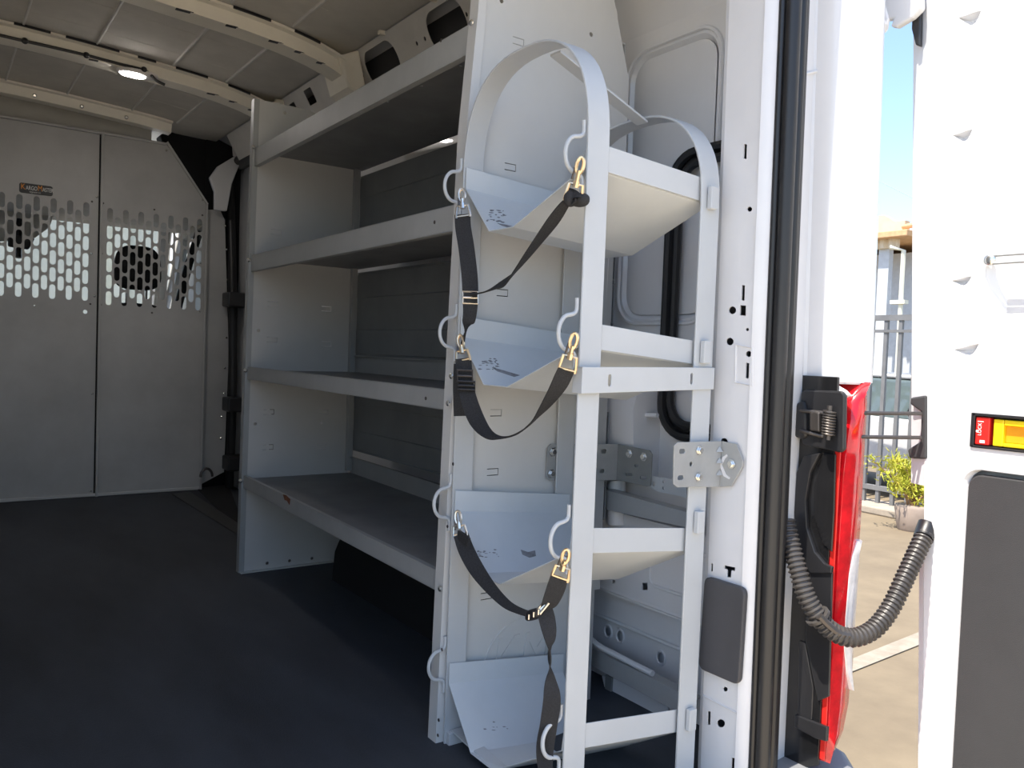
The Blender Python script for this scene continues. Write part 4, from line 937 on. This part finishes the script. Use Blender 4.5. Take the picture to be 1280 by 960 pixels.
b = MB(); b.plate([(.33, .985), (.795, .985), (.815, 1.83), (.33, 1.83)], [], fX(XD+.03), .003); b.build('recessed_panel', 'van_white', door)
b = MB(); b.prism([(XD+.03, .79, 1.62), (XD+.012, .55, 1.62), (XD+.012, .55, 1.70), (XD+.03, .79, 1.72)], (-.012, 0, 0)); b.build('panel_step', 'van_white', door, bev=.006)
b = MB(); b.box(XD+.055, XD+.075, .14, y1+.01, -.35, 2.02); shear(b); b.build('outer_skin', 'van_white', door, bev=.006)
b = MB(); b.prism([(XD, y1, -.35), (XD+.004, y1+.012, -.35), (XD+.05, y1+.016, -.35), (XD+.05, y1, -.35)], (0, 0, .9)); shear(b); b.build('hinge_edge', 'van_white', door)
b = MB(); b.prism([(XD+.002, y1, .68), (XD+.016, y1+.038, .68), (XD+.06, y1+.052, .68), (XD+.06, y1, .68)], (0, 0, 1.34)); shear(b); b.build('hinge_edge', 'van_white', door)
b = MB(); b.loft([[V((XD, p[0], p[1])) for p in lowr], [V((XD+.012, p[0]*.97+.016, p[1])) for p in lowr]], cap=False); b.build('recess_edge', 'van_white', door)
li = rrect(.26, DY(1203, 640)[0]-.006, -.24, DY(1230, 592)[1]-.003, .03, 5)
b = MB(); b.prism([(XD+.004, p[0], p[1]) for p in li], (.012, 0, 0)); tp = b.build('trim_panel', 'grey_plastic', door, bev=.004); tp['label'] = 'charcoal plastic lower trim panel'
# latch release
b = MB()
for a in range(4): pass
b.box(XD-.004, XD+.03, hyE, hyE+.006, hz1-.07, hz1+.002); b.box(XD-.004, XD+.03, hy0-.005, hy0+.003, hz1-.07, hz1+.002); b.box(XD-.004, XD+.03, hyE, hy0, hz1-.004, hz1+.002); b.box(XD-.004, XD+.03, hyE, hy0, hz1-.071, hz1-.066); b.box(XD+.026, XD+.03, hyE, hy0, hz1-.07, hz1)
lt = b.build('latch_frame', 'black_plastic', door, bev=.001); lt['label'] = 'black framed latch release with red and yellow levers'
b = MB(); b.box(XD-.001, XD+.02, hy0-.034, hy0-.006, hz1-.064, hz1-.006); rd = b.build('lock_slide', 'red_plastic', lt, bev=.002)
text_mesh('lettering', 'LOCK', .010, 'print_white', lt, (XD-.0016, hy0-.018, hz1-.045), (0, 0, 1), (0, 1, 0), extrude=.0003)
b = MB(); b.box(XD-.0018, XD, hy0-.022, hy0-.010, hz1-.016, hz1-.0145); b.build('lock_mark', 'print_white', lt)
b = MB(); b.prism([(XD-.0014, hy0-.010+.003*math.cos(a), hz1-.036+.003*math.sin(a)) for a in [math.pi*k/4 for k in range(8)]], (.001, 0, 0)); b.build('lock_mark', 'print_white', lt)
b = MB(); b.box(XD-.0018, XD, hy0-.026, hy0-.016, hz1-.060, hz1-.054); b.build('lock_mark', 'print_white', lt)
b = MB(); b.box(XD+.002, XD+.024, hy0-.060, hy0-.040, hz1-.064, hz1-.008); b.box(XD+.002, XD+.024, hyE+.01, hy0-.060, hz1-.020, hz1-.008); b.box(XD+.002, XD+.024, hyE+.01, hy0-.060, hz1-.064, hz1-.056); b.box(XD+.002, XD+.024, hyE+.01, hyE+.04, hz1-.064, hz1-.008); lv = b.build('release_lever', 'yellow_plastic', lt, bev=.002)
b = MB(); b.box(XD+.012, XD+.025, hyE+.04, hy0-.060, hz1-.056, hz1-.020); b.build('lever_grip', 'orange_plastic', lv, bev=.002)
# pull rods
rd0 = A(1237, 326, 0, XD-.012)
pr = thing('door_pull_rod', rd0, 'thin looped metal rod fixed to the open white door', 'rod')
yE = rd0[1]-.3
b = MB(); b.tube([rd0+V((0, -.005, .010)), rd0+V((0, -.30, .010))], .003, 7); b.tube([rd0+V((0, -.005, -.006)), rd0+V((0, -.30, -.006))], .003, 7); b.build('rod', 'zinc', pr, smooth=True)
b = MB(); rbox(b, 0, 0, 0, .008, .013, .012, e=2.3); b.v = [p+rd0+V((.002, 0, .002)) for p in b.v]; b.build('rod_pivot', 'bolt_steel', pr, smooth=True)
b = MB(); b.tube([rd0+V((.018, 0, .002)), rd0], .004, 8); b.build('pivot_pin', 'bolt_steel', pr)
# top hinge
P = [A(u, v, 0, 1.70) for u, v in ((1071, -40), (1092, -40), (1110, 22), (1108, 34), (1098, 44), (1086, 46), (1074, 36), (1069, 20))]
b = MB(); b.prism(P, (.02, .006, 0)); hg = b.build('door_hinge', 'van_white', door, bev=.005, seg=3); hg['label'] = 'white upper hinge'
P = [A(u, v, 0, 1.72) for u, v in ((1084, 30), (1108, 26), (1112, 36), (1102, 45), (1086, 46), (1078, 40))]; b = MB(); b.prism(P, (-.03, -.01, 0)); b.build('hinge_knuckle', 'van_white', hg, bev=.006, seg=3)
P = [A(u, v, 0, 1.77) for u, v in ((1090, -40), (1150, -40), (1152, 10), (1140, 22), (1120, 34), (1112, 33), (1116, 24), (1096, 26))]; b = MB(); b.prism(P, (.02, 0, 0)); b.build('hinge_arm', 'van_white', hg, bev=.006, seg=3)
for u, v in ((1082, 22), (1086, 4)): fix(hg, HEX, 'hex_bolt', A(u, v, 0, 1.699), (-1, -.3, 0), 1)
P = [A(u, v, 0, 1.79) for u, v in ((1140, 12), (1151, 5), (1150, 58), (1144, 56), (1139, 36))]; b = MB(); b.prism(P, (.012, 0, 0)); b.build('hinge_foot', 'black_plastic', hg, bev=.003)

# door check
ck = thing('door_check', A(1030, 560, 0, 1.55), 'black door check bracket with coil spring and two steel rods to the door', 'door check')
b = MB(); b.prism([A(u, v, 0, 1.560) for u, v in ((1001, 490), (1006, 487), (1052, 489), (1056, 494), (1055, 562), (1050, 566), (1003, 556), (1000, 545))], (.012, 0, 0)); b.build('check_plate', 'black_plastic', ck, bev=.004)
b = MB(); b.prism([A(u, v, 0, 1.552) for u, v in ((990, 506), (1004, 500), (1008, 520), (1008, 545), (1002, 550), (990, 545))], (.02, 0, 0)); b.build('check_pivot_cover', 'black_plastic', ck, bev=.006)
b = MB(); b.prism([A(u, v, 0, 1.548) for u, v in ((1012, 516), (1018, 514), (1024, 516), (1024, 540), (1012, 538))], (.012, 0, 0)); b.build('check_cam', 'dark_steel', ck, bev=.003)
c0, c1 = A(1037, 513, 0, 1.545), A(1035, 544, 0, 1.545)
hel = []
for k in range(9*12+1): t = k/(9*12); a = 2*math.pi*9*t; hel.append(c0*(1-t)+c1*t+V((.012*math.cos(a), .012*math.sin(a), 0)))
b = MB(); b.tube(hel, .0024, 6); b.build('coil_spring', 'dark_steel', ck, smooth=True)
b = MB(); b.tube([c0+V((0, 0, .01)), c1-V((0, 0, .01))], .006, 10); b.build('spring_pin', 'dark_steel', ck, smooth=True)
for (ua, va, ub, vb) in ((1000, 513, 1151, 517), (1000, 538, 1151, 547)):
    b = MB(); e0 = A(ua, va, 0, 1.547); e1 = A(ub, vb, 0, XD-.01); b.tube([e0, A((ua+ub)/2-48, (va+vb)/2+(1 if va < 520 else 3), 0, 1.56), e1], .0042, 8); b.build('check_rod', 'dark_steel', ck, smooth=True)
b = MB(); b.prism([A(u, v, 0, XD-.004) for u, v in ((1138, 497), (1158, 494), (1158, 574), (1136, 573), (1134, 562), (1150, 552), (1151, 515), (1137, 505))], (.02, 0, 0)); b.build('door_bracket', 'grey_plastic', ck, bev=.004)

# corrugated conduit
pa, pb = V((1.545, 1.075, 0)), V((1.79, .935, 0)); dn = (pb-pa).normalized(); nrm = V((dn.y, -dn.x, 0))
cp = [AP(u, v, pa+nrm*o_, nrm) for u, v, o_ in ((982, 650, 0), (988, 678, .02), (998, 715, .045), (1011, 752, .065), (1034, 784, .08), (1062, 797, .085), (1090, 788, .08), (1112, 762, .065), (1130, 725, .045), (1146, 690, .022), (1157, 666, .004))]
cp = cat_rom(cp, 40)
dist = [0]
for i in range(1, len(cp)): dist.append(dist[-1]+(cp[i]-cp[i-1]).length)
cd_ = thing('cable_conduit', AP(1062, 800, pa, nrm), 'black corrugated cable conduit hanging between pillar and open door', 'conduit')
b = MB()
pitch = .0104; N = int(dist[-1]/(pitch/4)); pts = []; rr = []
j = 0
for k in range(N):
    d_ = dist[-1]*k/(N-1)
    while j < len(dist)-2 and dist[j+1] < d_: j += 1
    t = (d_-dist[j])/max(1e-9, dist[j+1]-dist[j]); pts.append(cp[j]*(1-t)+cp[j+1]*t); rr.append((.0165, .0205, .0205, .0165)[k % 4])
b.tube(pts, rr, 12); b.build('corrugated_sleeve', 'conduit', cd_, smooth=True)
pc = pa+nrm*.073; q = AP(1022, 770, pc, nrm); dd = (AP(1028, 778, pc, nrm)-AP(1016, 762, pc, nrm)).normalized()
b = MB(); b.tube([q-dd*.004, q-dd*.0035, q+dd*.0035, q+dd*.004], [.022, .027, .027, .022], 16); b.build('sleeve_collar', 'conduit', cd_, smooth=True)
b = MB(); cpt = [AP(u, v, pa+nrm*.095, nrm) for u, v in ((1024, 770), (1036, 782), (1048, 791), (1062, 794))]; b.tube(cat_rom(cpt, 4), [.008]*13, 8); b.build('inner_cable', 'dark_steel', cd_, smooth=True)
q = AP(1160, 655, pa, nrm); b = MB(); b.tube([AP(1154, 673, pa+nrm*.010, nrm), AP(1157, 665, pa, nrm), A(1161, 655, 0, 1.815)], [.021, .022, .022], 12); b.build('grommet', 'rubber', cd_, smooth=True)

# ================================================================== OUTSIDE
# parking stripe
P = [A(u, v, 2, -.615) for u, v in ((1060, 826), (1175, 780), (1175, 796), (1060, 842))]
b = MB(); b.prism(P, (0, 0, .003)); props(b.build('parking_stripe', 'line_paint'), 'worn cream parking stripe painted on the asphalt', 'stripe')
# kerb
k0, k1 = V((8.05, 1.0, -.62)), V((8.45, 9.0, -.62)); kd = (k1-k0).normalized(); kn = V((kd.y, -kd.x, 0))
kerb = thing('kerb', (8.2, 4.5, -.62), 'low broken concrete kerb below the iron fence', 'kerb')
for i in range(14):
    a = k0+kd*(.58*i); jit = random.uniform(-.02, .02)
    b = MB(); b.prism([a+kn*(-.09+jit), a+kd*.55+kn*(-.09+jit*.5), a+kd*.55+kn*.09, a+kn*.09], (0, 0, .09+jit*.5)); b.build('kerb_block', 'concrete', kerb, bev=.015)
b = MB(); b.prism([k0+kn*.09, k1+kn*.09, k1+kn*.5, k0+kn*.5], (0, 0, .06)); b.build('kerb_bed', 'concrete', kerb)
# fence
fe = thing('iron_fence', (8.55, 4.5, -.56), 'dark grey iron bar fence beyond the open door', 'fence')
f0 = k0+kn*.3; zt = A(1110, 397, 0, 8.5)[2]
nb_ = 46
for i in range(nb_):
    a = f0+kd*(.17*i+.05); b = MB(); wd = .02 if i % 9 else .035
    b.box(a.x-wd, a.x+wd, a.y-wd, a.y+wd, -.57, zt-.02 if i % 9 else zt+.06); b.build('fence_bar', 'fence_paint', fe)
for z, h in ((zt-.03, .06), (zt-.16, .03), (-.42, .05)):
    b = MB(); b.prism([f0+V((-.03, 0, z)), f0+kd*7.9+V((-.03, 0, z)), f0+kd*7.9+V((.03, 0, z)), f0+V((.03, 0, z))], (0, 0, h)); b.v = [V((p.x, p.y, p.z if True else 0)) for p in b.v]
    b.v = [V((p.x, p.y, p.z+.62)) for p in b.v]; b.build('fence_rail', 'fence_paint', fe)
# parked car behind the fence
def car(cx, cy, label):
    t = thing('parked_car', (cx, cy, -.62), label, 'car'); g0 = -.62
    body = [(-2.2, .35), (-2.2, .75), (-2.05, .85), (-1.1, .95), (1.3, 1.0), (2.1, .95), (2.2, .7), (2.2, .35)]
    roof_ = [(-1.25, .92), (-.55, 1.42), (.75, 1.46), (1.6, .98)]
    sp = lambda s_, z: .85 if z < 1 else .85-(z-.95)*.5
    b = MB(); b.loft([[V((cx+s_*(.85 if k else .85), cy+y, g0+z)) for y, z in body] for k, s_ in enumerate((-1, 1))]); b.build('car_body', 'car_paint', t, bev=.06, seg=3)
    b = MB(); b.loft([[V((cx+s_*(.82 if z < 1.1 else .62), cy+y, g0+z)) for y, z in roof_] for s_ in (-1, 1)]); gh = b.build('cabin_glass', 'car_glass', t, bev=.04)
    b = MB(); b.loft([[V((cx-.63, cy-.58, g0+1.42)), V((cx+.63, cy-.58, g0+1.42)), V((cx+.63, cy-.58, g0+1.47)), V((cx-.63, cy-.58, g0+1.47))], [V((cx-.63, cy+.78, g0+1.45)), V((cx+.63, cy+.78, g0+1.45)), V((cx+.63, cy+.78, g0+1.5)), V((cx-.63, cy+.78, g0+1.5))]]); b.build('car_roof', 'car_paint', t, bev=.02)
    for y0, z0, y1_, z1 in ((-1.25, .92, -.55, 1.44), (.1, .95, .1, 1.46), (1.6, .98, .75, 1.48)):
        for s_ in (-1, 1):
            b = MB(); b.tube([(cx+s_*.83, cy+y0, g0+z0), (cx+s_*.64, cy+y1_, g0+z1)], .035, 8); b.build('roof_pillar', 'car_paint', t, smooth=True)
    for y in (-1.35, 1.35):
        for s_ in (-.8, .8):
            b = MB(); b.tube([(cx+s_-.1, cy+y, g0+.33), (cx+s_+.1, cy+y, g0+.33)], .33, 20); wl_ = b.build('wheel', 'tyre', t, smooth=True)
            b = MB(); b.tube([(cx+s_*1.0-.11, cy+y, g0+.33), (cx+s_*1.0+.11, cy+y, g0+.33)], .2, 16); b.build('wheel_rim', 'zinc', wl_, smooth=True)
    for s_ in (-1,):
        b = MB(); rbox(b, 0, 0, 0, .06, .13, .09, e=2.5); b.v = [p+V((cx-.95, cy-.75, g0+1.05)) for p in b.v]; b.build('wing_mirror', 'black_plastic', t, smooth=True)
car(10.1, 5.6, 'silver parked car seen between the fence bars')
# shrub in a pot
sp0 = A(1142, 632, 0, 7.75); base = V((sp0.x, sp0.y, -.62))
sh = thing('juniper_shrub', base, 'yellow-green juniper shrub in a clay pot beside the open door', 'shrub')
b = MB(); b.tube([base, base+V((0, 0, .02)), base+V((0, 0, .22)), base+V((0, 0, .24))], [.13, .14, .17, .16], 14); b.build('pot', 'pot_clay', sh, smooth=True)
random.seed(11)
lb = MB(); stems = []
for i in range(13):
    tgt = A(random.uniform(1085, 1175), random.uniform(560, 612), 0, 7.75+random.uniform(-.35, .35))
    mid = (base+V((0, 0, .3)))*.5+tgt*.5+V((random.uniform(-.06, .06), random.uniform(-.06, .06), random.uniform(-.05, .12)))
    P = cat_rom([base+V((random.uniform(-.05, .05), random.uniform(-.05, .05), .2)), mid, tgt], 5)
    b = MB(); b.tube(P, [.012-.008*k/(len(P)-1) for k in range(len(P))], 6); b.build('branch', 'twig', sh, smooth=True)
    for p in P[4:]:
        for k in range(16):
            d = V((random.gauss(0, 1), random.gauss(0, 1), random.gauss(.35, .8))).normalized(); c_ = p+V((random.gauss(0, .05), random.gauss(0, .05), random.gauss(.0, .04)))
            s_ = d.cross(V((random.random(), random.random(), random.random()))).normalized()*random.uniform(.006, .012); L = random.uniform(.05, .10)
            n_ = d.cross(s_).normalized()*.004
            lb.add([c_-s_, c_+s_, c_+d*L, c_+d*L*.5+n_], [(0, 1, 3), (1, 2, 3), (2, 0, 3), (0, 2, 1)])
fo = lb.build('foliage', 'leaf', sh); fo['kind'] = 'stuff'
# building beyond
bd = thing('workshop_building', (22, 12, -.62), 'low tan workshop with corrugated parapet and grey shaded wall', 'building')
def bpt(u, v, X=20.7): return A(u, v, 0, X)
e0 = bpt(1131, 300); zr = bpt(1110, 292)[2]; ze0 = bpt(1110, 311)[2]
yE_ = e0[1]; zt_ = bpt(1110, 278)[2]
zf0, zf1 = bpt(1115, 297)[2], bpt(1115, 289)[2]; zs0 = bpt(1110, 309)[2]
b = MB(); b.box(22, 30, yE_+.4, yE_+14, -.62, zs0); b.build('wall', 'shade_wall', bd)
b = MB(); b.box(20.6, 30, yE_-.1, yE_+14, zf0, zf1); b.build('fascia_beam', 'wood_fascia', bd, bev=.02)
n = 40
b_z0, b_z1 = zs0, zf0
for i in range(n):
    y = yE_+.35+i*.24
    b = MB(); b.prism([(20.9, y, b_z0), (20.82, y+.06, b_z0), (20.82, y+.16, b_z0), (20.9, y+.22, b_z0)], (0, 0, b_z1-b_z0)); b.build('siding_rib', 'metal_siding', bd)
b = MB(); b.box(20.9, 21.0, yE_+.3, yE_+14, b_z0, b_z1); b.build('siding_panel', 'metal_siding', bd)
b = MB(); b.prism([(21.2, yE_+.3, zf1), (21.2, yE_+14, zf1), (21.2, yE_+14, zf1+.6), (21.2, yE_+.9, zf1+.55), (21.2, yE_+.6, zt_+.1), (21.2, yE_+.3, zt_+.1)], (.25, 0, 0)); b.build('parapet', 'stucco', bd)
b = MB(); b.box(20.95, 21.15, yE_+.55, yE_+.85, -.62, zs0); b.build('post', 'shade_wall', bd)
b = MB(); b.box(21.9, 22.0, yE_+1.6, yE_+4, -.62, zs0-.6); b.build('door_panel', 'pale_wall', bd, bev=.03)
b = MB(); b.tube([(20.85, yE_+.1, -.62), (20.85, yE_+.1, zs0-.1), (20.7, yE_+.4, zs0)], .06, 8); b.build('downpipe', 'pale_wall', bd, smooth=True)
b = MB(); b.box(20.75, 20.95, yE_-.05, yE_+.35, zs0-1.5, zs0-1.4); b.build('pipe_clip', 'pale_wall', bd)
b = MB(); b.box(21.0, 21.3, yE_-.6, yE_-.2, zf1+.1, zf1+.5); b.build('vent_box', 'wood_fascia', bd, bev=.05)
b = MB(); b.tube([(21.1, yE_+.3, zf1+.15), (21.1, yE_-.4, zf1+.2), (21.1, yE_-.4, zf1+.3)], .07, 8); b.build('vent_pipe', 'wood_fascia', bd, smooth=True)
# wide pale building in front of the van (seen through the windscreen)
pb_ = thing('pale_building', (2, 24, -.62), 'long pale building seen faintly through the partition holes and windscreen', 'building')
b = MB(); b.box(-12, 14, 24, 30, -.62, 7.2); b.build('wall', 'pale_wall', pb_)
b = MB(); b.box(-12.2, 14.2, 23.8, 30.2, 7.2, 7.5); b.build('roof_edge', 'stucco', pb_)
for x in range(-11, 14, 5):
    b = MB(); b.box(x, x+.4, 23.85, 24.0, -.62, 7.2); b.build('pilaster', 'pale_wall', pb_)
# overhead wire
w0 = A(1070, 212, 0, 16); w1 = A(1170, 262, 0, 15)
b = MB(); d_ = w1-w0; b.tube([w0-d_*6, w0-d_*2+V((0, 0, -.05)), w0, w1, w1+d_*4], .006, 5); props(b.build('overhead_wire', 'zinc', smooth=True), 'thin overhead wire crossing the blue sky gap', 'wire')
